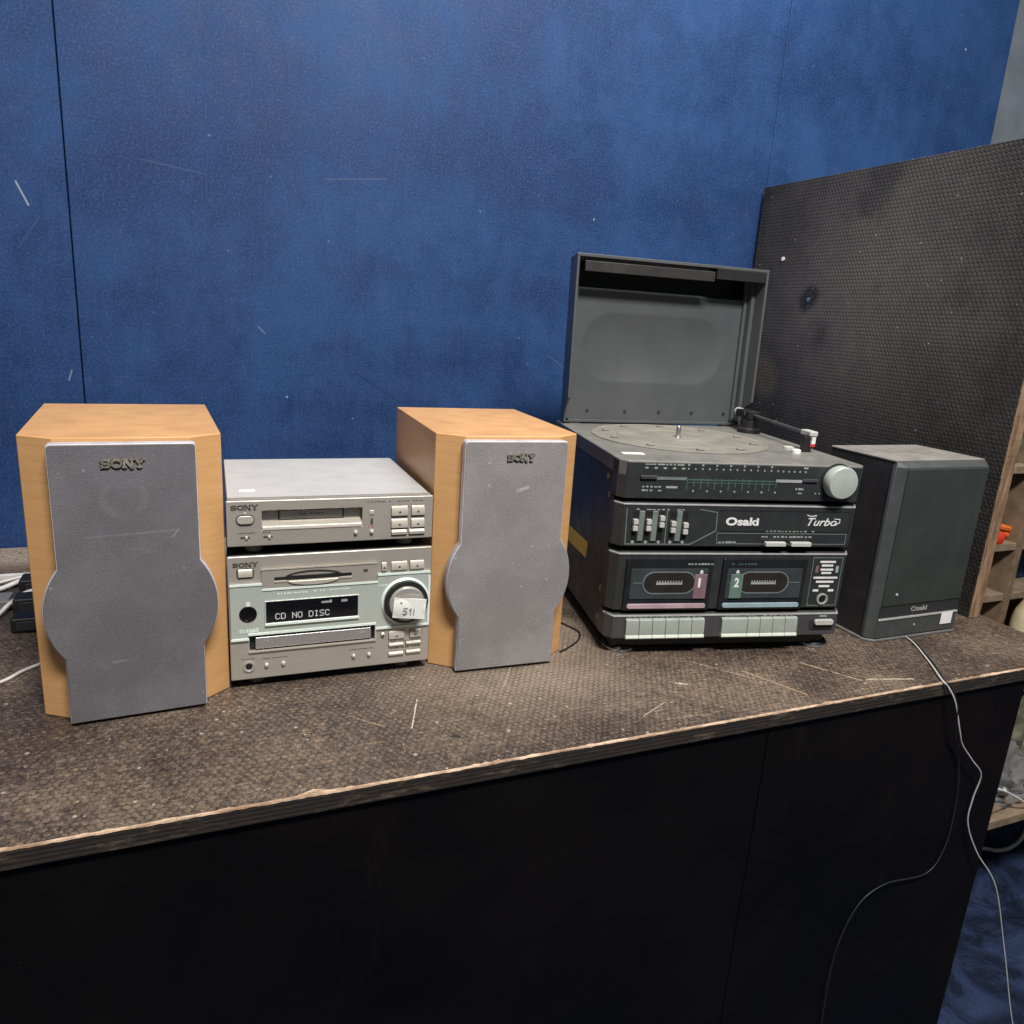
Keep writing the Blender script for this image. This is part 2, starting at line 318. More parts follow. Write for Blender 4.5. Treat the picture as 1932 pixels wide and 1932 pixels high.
M['grille_light'] = cloth('pale_speckled_cloth', (.235,.222,.222), (.55,.52,.48), .30, [], [((.002,-.034,.216), (.014,-.034,.220), .003, .45)])
M['green_cloth'] = cloth('dark_green_cloth', (.030,.037,.035), (.13,.14,.13), .06)
M['frame_silver'] = plain('grille_frame_plastic', (.47,.455,.49), .42, .05)
M['badge'] = plain('badge_metal', (.36,.345,.28), .32, .35, .25)
M['badge_shadow'] = plain('badge_letter_shade', (.020,.019,.016), .5)
# silver hi-fi
def brushed(name, col, rough=.34, metal=.55):
    q = NT(name); g = q.noise(5, 4, .6, vec=q.scale((8, 90, 420))); c = q.mix(q.sm(g, .3, .7), tuple(x*.93 for x in col), tuple(x*1.05 for x in col))
    c = q.mix(q.math('MULTIPLY', q.sm(q.noise(19, 4), .5, .8), .16), c, (.40,.37,.33))
    q.bump(q.noise(1300, 2), .00006); return q.set(c, q.sm(q.noise(30, 3), .3, .7, rough-.05, rough+.07), metal, .5)
M['silver'] = brushed('champagne_silver_paint', (.485,.452,.40), .33, .45)
M['silver_top'] = brushed('silver_lid_paint', (.51,.505,.50), .45, .1)
M['mint'] = brushed('mint_tinted_panel', (.53,.575,.53), .26, .3)
M['mint_edge'] = brushed('mint_edge_gloss', (.78,.88,.82), .2, .1)
M['button'] = brushed('silver_button', (.63,.585,.50), .3, .4)
M['tray'] = brushed('tray_front', (.44,.425,.43), .28, .6)
M['black_gloss'] = plain('black_window', (.006,.006,.007), .08)
M['black'] = plain('black_plastic', (.010,.010,.011), .5)
M['knurl'] = plain('dark_knob_ring', (.045,.045,.042), .3, .6)
M['knob_face'] = brushed('knob_face', (.60,.585,.55), .24, .6)
M['print_dark'] = plain('dark_print', (.05,.047,.042), .6)
M['print_white'] = plain('white_print', (.70,.70,.68), .6)
M['print_grey'] = plain('grey_print', (.30,.31,.31), .6)
M['print_mint'] = plain('mint_print', (.62,.75,.66), .5)
M['print_teal'] = plain('teal_print', (.06,.12,.10), .5)
M['paper'] = plain('paper', (.74,.75,.71), .8, var=.05)
M['sticker'] = plain('white_sticker', (.78,.76,.78), .6, var=.06)
q = NT('lit_display'); q.b.inputs['Emission Color'].default_value = (.85, .90, .86, 1); q.b.inputs['Emission Strength'].default_value = .42; M['display'] = q.set((.3,.3,.3), .5)
# dark music centre
M['shell'] = plain('charcoal_shell', (.022,.024,.027), .42, dust=.10, bump=.0001, dustcol=(.16,.15,.14))
M['fascia'] = plain('dark_grey_fascia', (.024,.026,.027), .38, dust=.12, dustcol=(.16,.16,.16))
M['fascia_low'] = plain('mid_grey_fascia', (.050,.050,.054), .4, dust=.1, dustcol=(.16,.16,.16))
M['lid'] = plain('dusty_lid', (.070,.074,.079), .36, dust=.35, sc=18, var=.06, dustcol=(.17,.175,.18))
M['lid_dark'] = plain('lid_lip_plastic', (.026,.026,.027), .4)
M['glint_ridge'] = plain('edge_glint_and_ridge', (.46,.46,.45), .25, .3)  # highlights along the fascia edges put into colour, plus the speaker's ridge
M['deck'] = plain('dusty_deck', (.085,.088,.088), .45, dust=.85, dustcol=(.225,.218,.195), sc=20)
M['platter'] = plain('dusty_platter', (.12,.115,.10), .6, dust=1., dustcol=(.25,.24,.205), sc=30)
M['key'] = plain('pale_mint_key', (.31,.345,.31), .42, var=.06)
M['key_lip'] = plain('pale_key_lip', (.55,.59,.52), .4, var=.06)
M['light_grey'] = plain('light_grey_plastic', (.46,.46,.43), .4, var=.07)
M['foot'] = plain('deck_foot', (.20,.19,.175), .45)
M['knob_green'] = plain('grey_green_knob', (.35,.385,.36), .38, var=.05)
M['rib'] = plain('grey_green_rib', (.15,.18,.165), .4)
M['smoke'] = plain('smoked_door', (.016,.017,.018), .12)
M['smoke_window'] = plain('smoked_window', (.042,.048,.052), .14)
M['tape'] = plain('tape_behind_window', (.026,.022,.020), .15)
M['smoke_line'] = plain('window_outline', (.13,.155,.16), .3)
M['pink'] = plain('pink_print', (.40,.29,.33), .45); M['pink_tag'] = plain('dusky_pink_label', (.20,.125,.145), .25)
M['green_tag'] = plain('sea_green_label', (.11,.18,.152), .25); M['blue_bar'] = plain('pale_blue_print', (.27,.37,.405), .45)
M['chrome'] = plain('chrome', (.62,.62,.62), .2, .9)
M['screw'] = plain('screw_steel', (.36,.33,.28), .35, .8)
M['yellow'] = plain('yellow_tape', (.80,.60,.08), .5, var=.08)
M['red'] = plain('red_plastic', (.50,.035,.05), .4)
M['dark_box'] = plain('dark_speaker_shell', (.020,.019,.022), .55, dust=.35, dustcol=(.06,.055,.058))
M['dark_frame'] = plain('speaker_frame', (.050,.056,.058), .42, dust=.2, dustcol=(.12,.12,.12))
M['dark_top'] = plain('dusty_speaker_top', (.10,.095,.09), .5, dust=.95, dustcol=(.29,.27,.25))
M['wire_dark'] = plain('dark_grey_wire', (.02,.02,.02), .5); M['wire_pale'] = plain('pale_wire', (.52,.51,.50), .45); M['white_cable'] = plain('white_cable', (.62,.61,.60), .45); M['grey_cable'] = plain('grey_cable', (.15,.15,.15), .5)
M['shelf_wood'] = plain('pale_shelf_wood', (.19,.13,.083), .65, sc=40, var=.2); M['shelf_edge'] = plain('worn_shelf_edge', (.25,.185,.125), .7, sc=50, var=.2)
M['orange'] = plain('orange_plastic', (.75,.17,.03), .4); M['scarlet'] = plain('scarlet_plastic', (.70,.05,.02), .4)
M['cream'] = plain('cream_plastic', (.58,.50,.33), .45); M['olive'] = plain('olive_cloth', (.12,.125,.09), .9, var=.35)
M['bag'] = plain('crumpled_grey_plastic', (.17,.168,.165), .3, var=.35, sc=15); M['dim'] = plain('dark_back_board', (.012,.012,.013), .8)

# ------------------------------------------------------------------ setting
wall = bpy.data.objects.new('wall', None); COL.objects.link(wall); struct(wall); wall.location = T(0, 1.338); wall.rotation_euler = (0, 0, TA)
for x0, x1 in ((-1.6, -.1718), (-.1700, 1.0850), (1.0862, 1.703)):
    box('wall_panel', M['blue_paint'], wall, x0, x1, 0, .018, -.80, 1.75, .0012)
box('wall_backing', M['seam_dark'], wall, -1.6, 1.72, .021, .05, -.80, 1.75)
gw = box('grey_wall', M['grey_wall'], None, 1.3, 4.2, 1.75, 1.85, -.80, 2.2); struct(gw); gw.rotation_euler = (0, 0, TA)
b = B(); bx(b, -4, 4.5, -3.5, 2.2, -.80, -.75); fl = obj('floor', b, M['navy']); struct(fl); fl.rotation_euler = (0, 0, TA)

# bench
bench = thing('workbench', 'long dark plywood workbench with a worn raw front edge under all the stereos', 'workbench', (0,0,0), TA)
b = B(); bx(b, -1.6, 1.104, .5685, 1.334, -.018, 0); obj('tabletop', b, M['bench_top'], bench)
b = B(); bx(b, -1.6, 1.104, .5663, .5685, -.018, -.0022); obj('plywood_edge', b, M['ply_layers'], bench)
b = B(); N = 520; vs = []
for i in range(N+1):
    x = -1.6 + 2.704*i/N; j = random.uniform; tear = (.006*math.exp(-((x-.075)/.010)**2) if abs(x-.075) < .018 else 0)*random.uniform(.7, 1) + (random.uniform(.0005, .0016) if random.random() < .10 else 0)
    vs.append([b.verts.new(p) for p in ((x, .5658, -.0011-j(0, .0009)), (x, .5664+j(-.0003, .0003), -.0002), (x, .5674+j(0, .0006)+tear, .0003), (x, .5684+tear, -.0006))])
for a, c in zip(vs, vs[1:]):
    for k in range(3): b.faces.new((a[k], c[k], c[k+1], a[k+1]))
    b.faces.new((a[3], c[3], c[0], a[0]))
b.faces.new(vs[0]); b.faces.new(vs[-1][::-1])
obj('worn_edge', b, M['raw_edge'], bench)
for x0, x1 in ((-1.6, .5690), (.5705, 1.0)): box('front_board', M['front_board'], bench, x0, x1, .572, .590, -.75, -.0185, .0008)
b = B(); bx(b, -1.6, .99, .592, 1.33, -.75, -.70); bx(b, .96, .985, .592, 1.33, -.70, -.0185); obj('bench_frame', b, M['front_board'], bench)

dv = thing('divider_panel', 'tall black mesh-faced plywood panel standing across the right end of the bench', 'panel', (0,0,0), TA)
box('panel_sheet', M['divider'], dv, 1.070, 1.0945, .7155, 1.325, .0005, .686, .0008)
b = B()
N = 60
for i in range(N):
    z0 = .0008 + .685*i/N; bx(b, 1.0712+random.uniform(-.0007,.0004), 1.0940+random.uniform(-.0006,.0006), .7142+random.uniform(0,.0005), .7154, z0, z0+.685/N)
obj('raw_edge_strip', b, M['divider_edge'], dv)
b = B()
b.free()
for v_ in (.79, .83, .86, .905, .955, .975, 1.0, 1.10, 1.21): box('staple', M['chrome'], dv, 1.0708, 1.0745, v_-.0012, v_+.0012, .6858, .6872)
b = B(); lathe(b, [(.0045, 0), (.0045, .0012), (.002, .0016)], 12, Matrix.Translation((1.0701, 1.155, .468)) @ Matrix.Rotation(-pi/2, 4, 'Y')); obj('screw_head', b, M['chrome'], dv)
b = B(); lathe(b, [(.004, 0), (.004, .002), (.001, .0022)], 10, Matrix.Translation((1.0701, 1.24, .545)) @ Matrix.Rotation(-pi/2, 4, 'Y')); obj('screw_head', b, M['sticker'], dv)

# ------------------------------------------------------------------ lettering of the silver set: slab-serif S O N Y
def slab_word(bm, x, z, wd, h, y, dep):
    u = wd/4.75; t = h*.20
    def arc(cx, cz, rx, rz, a0, a1, n=10): return [(cx + rx*cos(R(a0+(a1-a0)*i/n)), cz + rz*sin(R(a0+(a1-a0)*i/n))) for i in range(n+1)]
    m = h - t
    # S
    S_ = arc(x+.5*u, z+t/2+m*.75, .40*u, m*.25, 25, 270) + arc(x+.5*u, z+t/2+m*.25, .40*u, m*.25, 90, -155)
    strokes(bm, [S_], t, y, y-dep); strokes(bm, [[(x+.90*u, z+h*.98), (x+.90*u, z+h*.68)], [(x+.10*u, z+h*.02), (x+.10*u, z+h*.34)]], t*.7, y, y-dep)
    # O
    cx = x+1.72*u; strokes(bm, [arc(cx, z+h/2, .52*u, m/2, 0, 360, 22)], t*1.1, y, y-dep)
    # N
    a, c = x+2.55*u, x+3.40*u
    strokes(bm, [[(a, z), (a, z+h)], [(c, z), (c, z+h)]], t, y, y-dep); strokes(bm, [[(a, z+h), (c, z)]], t*1.5, y, y-dep)
    strokes(bm, [[(a-.2*u, z+t*.3), (a+.25*u, z+t*.3)], [(a-.25*u, z+h-t*.3), (a+.1*u, z+h-t*.3)], [(c-.22*u, z+h-t*.3), (c+.22*u, z+h-t*.3)]], t*.6, y, y-dep)
    # Y
    k = x+4.25*u
    strokes(bm, [[(k-.42*u, z+h), (k, z+h*.45)], [(k+.42*u, z+h), (k, z+h*.45)], [(k, z), (k, z+h*.5)]], t*1.15, y, y-dep)
    strokes(bm, [[(k-.58*u, z+h-t*.3), (k-.2*u, z+h-t*.3)], [(k+.2*u, z+h-t*.3), (k+.58*u, z+h-t*.3)], [(k-.24*u, z+t*.3), (k+.24*u, z+t*.3)]], t*.6, y, y-dep)

# ------------------------------------------------------------------ the two beech speakers
def grille_outline(inset=0):
    xs, zt, zb, cz, r = .0600-inset, .2715-inset, .0030+inset, .1135, .0745-inset
    hz = math.sqrt(r*r - xs*xs); a = math.asin(hz/r); rc = .003
    pts = []
    for k in range(5): t = R(90*k/4); pts.append((xs-rc+rc*cos(t), zt-rc+rc*sin(t)))
    for k in range(5): t = R(90+90*k/4); pts.append((-xs+rc+rc*cos(t), zt-rc+rc*sin(t)))
    n = 18
    for k in range(n+1): t = pi - a + 2*a*k/n; pts.append((r*cos(t), cz + r*sin(t)))
    pts += [(-xs, zb), (xs, zb)]
    for k in range(n+1): t = -a + 2*a*k/n; pts.append((r*cos(t), cz + r*sin(t)))
    return pts
def beech_speaker(label, x, y, yaw, clothmat, badge_x, badge_w):
    t = thing('bookshelf_speaker', label, 'speaker', (x, y, 0), yaw, 'pair of beech speakers')
    b = B(); prism(b, [(-.0845, 0), (-.0560, -.020), (.0560, -.020), (.0845, 0), (.0845, .214), (-.0845, .214)], .0005, .275, 'z')
    obj('cabinet', b, M['beech'], t, .0012)
    b = B(); prism(b, grille_outline(), -.0325, -.0208); fr = obj('grille_frame', b, M['frame_silver'], t, .0012)
    b = B(); prism(b, grille_outline(.0009), -.0338, -.0322); obj('grille_cloth', b, clothmat, fr, .0011)
    b = B(); slab_word(b, badge_x-.0006, .2487, badge_w, .0090, -.0340, .0006); obj('badge_letter_shade', b, M['badge_shadow'], fr)  # shadow below the letters, drawn as a dark lower copy
    b = B(); slab_word(b, badge_x, .2500, badge_w, .0078, -.0346, .0012); obj('badge', b, M['badge'], fr)
    return t
beech_speaker('beech speaker with dark grey cloth, nearest the camera, left of the silver stereo', -.3645, .6831, .4596, M['grille_dark'], -.0185, .0345)
beech_speaker('beech speaker with pale speckled cloth, between the silver stereo and black music centre', -.0092, .8376, .3617, M['grille_light'], -.0120, .0310)

# ------------------------------------------------------------------ silver deck (top) and receiver (below)
SX, SY, SA = -.1855, .7544, .3874
def button(parent, x0, x1, z0, z1, mat=None, out=.0032, name='button', mark=True):
    b = B(); h_ = z1-z0; prism(b, [(0, z0+.0003), (0, z1), (-out*.35, z1), (-out, z1-h_*.38), (-out*.9, z0+.0003)], x0, x1, 'x')
    o = obj(name, b, mat or M['button'], parent, .0004)
    if z1-z0 > .003:
        c = B(); bx(c, x0-.0003, x1+.0005, -.0009, -.0003, z0-.0009, z1+.0002); obj('button_gap_shade', c, M['print_dark'], o)  # dark gap, set low to paint in the shadow under the button
    if mark:
        c = B(); cx, cz = (x0+x1)/2, (z0+z1)/2 - .0006; prism(c, [(cx-.0016, cz-.0010), (cx+.0016, cz-.0010), (cx, cz+.0012)], -out-.0002, -out+.0001); obj('button_mark', c, M['print_dark'], o)
    return o
def knob_small(parent, x, z, r=.0021, out=.0035, name='button'):
    b = B(); lathe(b, [(r, 0), (r, out*.7), (r*.6, out)], 16, at(x, -.0001, z)); o = obj(name, b, M['button'], parent)
    c = B(); lathe(c, [(r*1.7, 0), (r*1.7, .0003)], 20, at(x, -.0001, z)); obj('button_well', c, M['print_dark'], o); return o
def dashes(bm, x0, x1, z, h, y, n, fill=.7, jit=.3):
    """illegible small print"""
    w = (x1-x0)/n
    for i in range(n):
        if random.random() < .12: continue
        a = x0 + w*i; k = w*fill*(1 + random.uniform(-jit, jit)); bx(bm, a, a+k, y-.0002, y, z, z+h*random.uniform(.75, 1.1))

md = thing('disc_deck', 'slim silver minidisc deck stacked on top of the silver receiver', 'stereo deck', (SX, SY, 0), SA)
box('case', M['silver_top'], md, -.1050, .1050, .0127, .213, .1605, .2080, .0012)
b = B(); plate(b, -.1062, .1062, .1600, .2078, -.0005, .0036, [(-.0725, .0290, .1765, .1970)]); obj('front_panel', b, M['silver'], md, .0011)
b = B(); prism(b, [(.010, .1764), (.010, .1842), (-.0002, .1800), (-.0012, .1775), (-.0012, .1764)], -.0724, .0289, 'x'); obj('slot_lip', b, M['button'], md, .0003)
box('slot_recess', M['silver'], md, -.0726, .0291, .010, .0125, .1764, .1971)
b = B(); plate(b, -.0560, .0110, .1838, .1950, .0086, .0099, [(-.0548, .0098, .1848, .1942)]); obj('slot_rim', b, M['print_dark'], md)
box('slot_flap', M['silver'], md, -.0546, .0096, .0088, .0099, .1850, .1940, .0004)
b = B(); dashes(b, -.035, -.005, .1895, .0011, .0088, 8); obj('slot_print', b, M['print_dark'], md)
b = B(); slab_word(b, -.1020, .1982, .0255, .0052, -.0004, .0004); obj('badge', b, M['print_dark'], md)
b = B(); prism(b, rrect(-.0975, -.0795, .1830, .1935, .0052), -.0012, -.0004); o = obj('power_ring', b, M['print_dark'], md)
b = B(); prism(b, rrect(-.0965, -.0805, .1840, .1925, .0042), -.0030, -.0011); obj('power_button', b, M['button'], md, .0008)
b = B(); prism(b, rrect(-.0895, -.0875, .1945, .1960, .0007), -.0009, -.0004); obj('power_lamp', b, M['print_white'], md)
b = B(); prism(b, rrect(.0365, .0415, .1890, .1935, .001), -.0016, -.0004); obj('button', b, M['button'], md, .0004)
for x in (.022, .039): knob_small(md, x, .1700)
for x in (-.088, -.066):
    b = B(); bx(b, x-.0055, x+.0035, -.0007, -.0004, .1682, .1702); o = obj('slider_slot', b, M['print_dark'], md); box('slider', M['button'], o, x-.0010, x+.0016, -.0022, -.0006, .1678, .1706, .0003)
b = B(); prism(b, [(.0378, .1775), (.0402, .1775), (.0402, .184), (.0395, .1855), (.0378, .183)], -.0007, -.0004); obj('mark', b, M['print_dark'], md)
b = B(); dashes(b, .0355, .0420, .1745, .0014, -.0004, 4); obj('small_print', b, M['red'], md)
b = B(); dashes(b, -.096, -.079, .1735, .0012, -.0004, 8); dashes(b, -.072, -.060, .1735, .0010, -.0004, 6); dashes(b, .034, .100, .2022, .0010, -.0004, 20); obj('small_print', b, M['print_dark'], md)
for x0, x1, z0, z1 in ((.0600,.0780,.1865,.1975), (.0820,.0965,.1865,.1975), (.0600,.0780,.1728,.1832), (.0820,.0968,.1728,.1832), (.0605,.0770,.1653,.1712), (.0800,.0970,.1653,.1712)):
    button(md, x0, x1, z0, z1, mark=z1-z0 > .007)
for x in (-.0385, -.0140, .0130, .0360):
    for k, y in enumerate((.178, .152, .127, .102)):
        b = B(); lathe(b, [(.0017, 0), (.0017, .0004), (.0010, .0006)], 10, Matrix.Translation((x+.0003*k, y, .2079))); obj('vent_dimple', b, M['silver_top'], md)
b = B(); bx(b, -.0925, -.0765, .0380, .0465, .2080, .2083); obj('sticker', b, M['sticker'], md)
b = B(); prism(b, [(.0036, .2079), (.0036, .2085), (.0110, .2085), (.0125, .2079)], -.1045, .1045, 'x'); obj('front_ledge', b, M['silver'], md)
for x, y in ((-.080, .022), (.080, .022), (-.08, .19), (.08, .19)):
    b = B(); lathe(b, [(.0085, .1496), (.0092, .1515), (.0092, .1606)], 20, Matrix.Translation((x, y, 0))); obj('foot', b, M['foot'], md)

rc = thing('stereo_receiver', 'silver receiver with a mint panel and round knob, standing on the bench', 'stereo receiver', (SX, SY, 0), SA)
box('case', M['black'], rc, -.1055, .1055, .0040, .213, .0120, .1490, .0012)  # made black to stand for the shade in the gap below the deck
b = B(); plate(b, -.1070, .1070, .0115, .1495, -.0005, .0041, [(-.0875, .0440, .0440, .0612)]); obj('front_panel', b, M['silver'], rc, .0014)
mintp = [(-.1056, .0585), (-.0885, .0585), (-.0885, .0632), (.0450, .0632), (.0450, .0570), (.1052, .0570), (.1052, .1215), (.0462, .1215), (.0462, .1120), (-.0742, .1120), (-.0742, .1195), (-.1056, .1195)]
b = B(); prism(b, mintp, -.0022, -.0004); obj('mint_panel', b, M['mint'], rc, .0005)
b = B(); strokes(b, [[(-.1050, .0587), (-.0890, .0587)], [(-.0880, .0637), (.0440, .0637)], [(.0455, .0577), (.1045, .0577)], [(.0470, .1208), (.1045, .1208)], [(-.1050, .1190), (-.0750, .1190)], [(.1046, .115), (.1046, .0577)], [(-.0735,.1128),(.0455,.1128)]], .0023, -.0032, -.0021); obj('mint_panel_gloss_strips', b, M['mint_edge'], rc)  # gloss along the panel's edges, put in as paler strips
def scoop(x, z):
    e = ((x+.0220)/.030)**2 + ((z-.1240)/.0072)**2
    return -.0028 + (.0080*(1-e) if e < 1 else 0)
b = B(); sheet(b, -.0742, .0452, .1136, .1345, 96, 40, scoop, -.0004); obj('slot_panel', b, M['silver'], rc, 0, ang=50)
b = B(); prism(b, rrect(-.0620, .0180, .1225, .1258, .0012), -.0031, .0); obj('disc_slot', b, M['black'], rc)
b = B(); strokes(b, [[(-.0615, .1208), (.0175, .1208)], [(-.0740, .1350), (.0450, .1350)]], .0016, -.0036, -.0026); obj('slot_lip', b, M['button'], rc)
b = B()
cr = [(-.0220+.026*cos(R(a_)), .1209-.0052*abs(sin(R(a_)))) for a_ in range(180, 361, 12)] + [(-.0220+.026*cos(R(a_)), .1212-.0006*abs(sin(R(a_)))) for a_ in range(348, 180, -12)]
prism(b, cr, -.0046, -.0026); obj('scoop_lit_rim', b, M['button'], rc, .0006)  # light on the scoop's lower half, made as a pale crescent
b = B(); bx(b, .0305, .0350, -.0031, -.0027, .1255, .1285); obj('slot_mark', b, M['print_dark'], rc)
b = B(); slab_word(b, -.1020, .1380, .0240, .0046, -.0004, .0004); obj('badge', b, M['print_dark'], rc)
button(rc, -.0970, -.0830, .1272, .1358, name='power_button', mark=False, out=.0030)
b = B(); prism(b, rrect(-.0985, -.0815, .1258, .1368, .0022), -.0009, -.0004); obj('power_ring', b, M['print_dark'], rc)
b = B(); plate(b, -.0722, .0262, .0738, .1000, -.0034, -.0020, [(-.0708, .0248, .0752, .0990)]); obj('display_rim', b, M['mint'], rc, .0003)
b = B(); bx(b, -.0709, .0249, -.0024, -.0019, .0751, .0991); dsp = obj('display', b, M['black_gloss'], rc)
b = B(); strokes(b, [[(-.0712, .0738), (.0252, .0738)]], .0022, -.0046, -.0021); obj('display_lip', b, M['mint_edge'], rc)
GL = {'C': ('01110','10001','10000','10000','10000','10001','01110'), 'D': ('11110','10001','10001','10001','10001','10001','11110'), 'N': ('10001','11001','10101','10101','10011','10001','10001'),
      'O': ('01110','10001','10001','10001','10001','10001','01110'), 'I': ('01110','00100','00100','00100','00100','00100','01110'), 'S': ('01111','10000','10000','01110','00001','00001','11110'), ' ': ('00000',)*7}
b = B(); du = .00098
for i, ch in enumerate('CD NO DISC'):
    for r_, row in enumerate(GL[ch]):
        for c_, bit in enumerate(row):
            if bit == '1': x_ = -.0615 + i*.0057 + c_*du; z_ = .0786 + (6-r_)*du; bx(b, x_, x_+du*.84, -.0026, -.0023, z_, z_+du*.84)
dt = obj('display_text', b, M['display'], dsp); dt['kind'] = 'stuff'
b = B(); bx(b, -.0140, -.0030, -.0026, -.0023, .0930, .0952); bx(b, .0070, .0135, -.0026, -.0023, .0928, .0955); bx(b, -.0055, -.0030, -.0026, -.0023, .0952, .0962); obj('display_symbol', b, M['print_grey'], dsp)
b = B(); dashes(b, -.059, -.024, .1062, .0018, -.0021, 11); dashes(b, -.022, .017, .1068, .0014, -.0021, 12); dashes(b, -.0975, -.0780, .0662, .0042, -.0021, 6, .75); dashes(b, .047, .064, .1075, .0016, -.0021, 7); obj('small_print', b, M['print_mint'], rc)
b = B(); lathe(b, [(.0088, 0), (.0088, .0008), (.0075, .0012), (.0070, .0004)], 24, at(-.0885, -.0021, .0868)); sns = obj('remote_sensor', b, M['black_gloss'], rc)
b = B(); prism(b, rrect(-.0900, -.0862, .0945, .0998, .0006), -.0027, -.0021); obj('lamp', b, M['print_white'], rc)
# the round knob
b = B(); lathe(b, [(.0272, 0), (.0272, .0012), (.0255, .0026), (.0245, .0020)], 48, at(.0775, -.0021, .0880)); kn = obj('knob_surround', b, M['mint_edge'], rc)
b = B()
for i in range(60):
    a = 2*pi*i/60; c = Matrix.Translation((.0775, 0, .0880)) @ Matrix.Rotation(a, 4, 'Y')
    vs = bx(b, -.0009, .0009, -.0092, -.0030, .0226, .0246)
    for q_ in vs: q_.co = c @ q_.co
lathe(b, [(.0232, .0), (.0232, .0072), (.0205, .0078)], 48, at(.0775, -.0024, .0880)); obj('knob_ring', b, M['knurl'], kn)
b = B(); lathe(b, [(.0200, .0), (.0200, .0085), (.0186, .0108), (.0150, .0112), (.0120, .0106)], 48, at(.0775, -.0030, .0880)); obj('knob_face', b, M['knob_face'], kn)
# disc tray
box('tray_recess', M['black'], rc, -.0876, .0441, .0030, .0042, .0439, .0613)
box('disc_tray', M['tray'], rc, -.0820, .0400, -.0012, .0029, .0462, .0592, .0009)
b = B(); strokes(b, [[(-.0880, .0438), (.0445, .0438)], [(.0447, .0438), (.0447, .062)]], .0016, -.0028, -.0004); obj('tray_lip', b, M['button'], rc)
box('tray_mark', M['print_grey'], rc, .027, .034, -.0014, -.0011, .0530, .0552); box('tray_mark', M['print_grey'], rc, -.074, -.068, -.0014, -.0011, .0540, .0555)
b = B(); lathe(b, [(.0062, 0), (.0062, .0014), (.0048, .0018), (.0044, .0006), (.0018, .0004)], 24, at(-.0890, -.0003, .0265)); j = obj('headphone_jack', b, M['knob_face'], rc)
b = B(); lathe(b, [(.0034, 0), (.0034, .0008)], 16, at(-.0890, -.0003, .0268)); obj('jack_hole', b, M['black'], j)
for x in (-.0712, -.0540, .0210, .0380): knob_small(rc, x, .0268, .0023)
b = B(); dashes(b, -.096, -.080, .0350, .0010, -.0004, 7); dashes(b, -.075, -.048, .0335, .0010, -.0004, 9); dashes(b, .016, .044, .0335, .0010, -.0004, 9); dashes(b, .060, .097, .0300, .0012, -.0004, 12); dashes(b, .060, .097, .0385, .0008, -.0004, 12); obj('small_print', b, M['print_dark'], rc)
for x0, x1, z0, z1 in ((.0505,.0560,.1245,.1345), (.0610,.0790,.1245,.1345), (.0820,.0980,.1245,.1345), (.0512,.0550,.0470,.0520), (.0600,.0775,.0425,.0520), (.0840,.0970,.0425,.0520)):
    button(rc, x0, x1, z0, z1)
for x0, x1, z0, z1 in ((.0600,.0770,.0335,.0378), (.0800,.0970,.0340,.0382), (.0600,.0770,.0222,.0268), (.0800,.0970,.0228,.0272)):
    button(rc, x0, x1, z0, z1, mark=False)
for x, y in ((-.080, .022), (.080, .022), (-.08, .19), (.08, .19)):
    b = B(); lathe(b, [(.0085, .0004), (.0092, .0022), (.0092, .0122)], 20, Matrix.Translation((x, y, 0))); obj('foot', b, M['foot'], rc)

# paper tag hung on the knob
tg = thing('paper_tag', 'small white paper lot tag hung over the round knob of the silver receiver', 'tag', (SX, SY, 0), SA)
mt = Matrix.Translation((.0780, -.0190, .0848)) @ Matrix.Scale(.93, 4) @ Matrix.Rotation(R(-10), 4, 'Z') @ Matrix.Rotation(R(4), 4, 'Y')
b = B(); sheet(b, -.0185, .0195, -.0125, .0125, 10, 6, lambda x, z: .0008*sin(x*160)+.0016*(z/.0125)**2, .0006)
for v_ in b.verts: v_.co = mt @ v_.co
obj('tag_paper', b, M['paper'], tg)
b = B(); strokes(b, [[(-.0020, .0010), (-.0062, .0010), (-.0064, -.0022), (-.0038, -.0020), (-.0022, -.0040), (-.0036, -.0062), (-.0066, -.0058)], [(.0008, -.0006), (.0024, .0010), (.0024, -.0062)], [(.0060, .0010), (.0060, -.0062)]], .0009, -.0014, -.0008); bx(b, -.0108, -.0088, -.0016, -.0010, .0070, .0085)
for v_ in b.verts: v_.co = mt @ v_.co
obj('tag_writing', b, M['print_grey'], tg)

# ------------------------------------------------------------------ black music centre with turntable
hf = thing('music_centre', 'black turntable music centre with twin cassette doors and its lid raised', 'music centre', (.2827, .8925, 0), .1964)
W_ = .1562
box('body', M['shell'], hf, -.1600, .1600, .0240, .330, .0200, .2285, .0015)
def fascia(z0, z1, name, mat, led=.0022, y=0.):
    b = B(); pts = [(-.1530, y), (.1530, y), (.1615, y+.0105), (.1615, .0300), (-.1615, .0300), (-.1615, y+.0105)]
    n = len(pts); lo = [b.verts.new((*p, z0)) for p in pts]; mid = [b.verts.new((*p, z1-led)) for p in pts]
    hi = [b.verts.new((p[0]*.985, p[1]+(led*1.1 if p[1] < .02 else 0), z1)) for p in pts]
    b.faces.new(lo[::-1]); b.faces.new(hi)
    for A_, B_ in ((lo, mid), (mid, hi)):
        for i in range(n): b.faces.new((A_[i], A_[(i+1) % n], B_[(i+1) % n], B_[i]))
    return obj(name, b, mat, hf, .0007)
top = fascia(.2030, .2478, 'tuner_panel', M['fascia'], .0015)
eqp = fascia(.1434, .1978, 'equaliser_panel', M['fascia'], .0036)
cas = fascia(.0610, .1356, 'cassette_panel', M['fascia'], .0032)
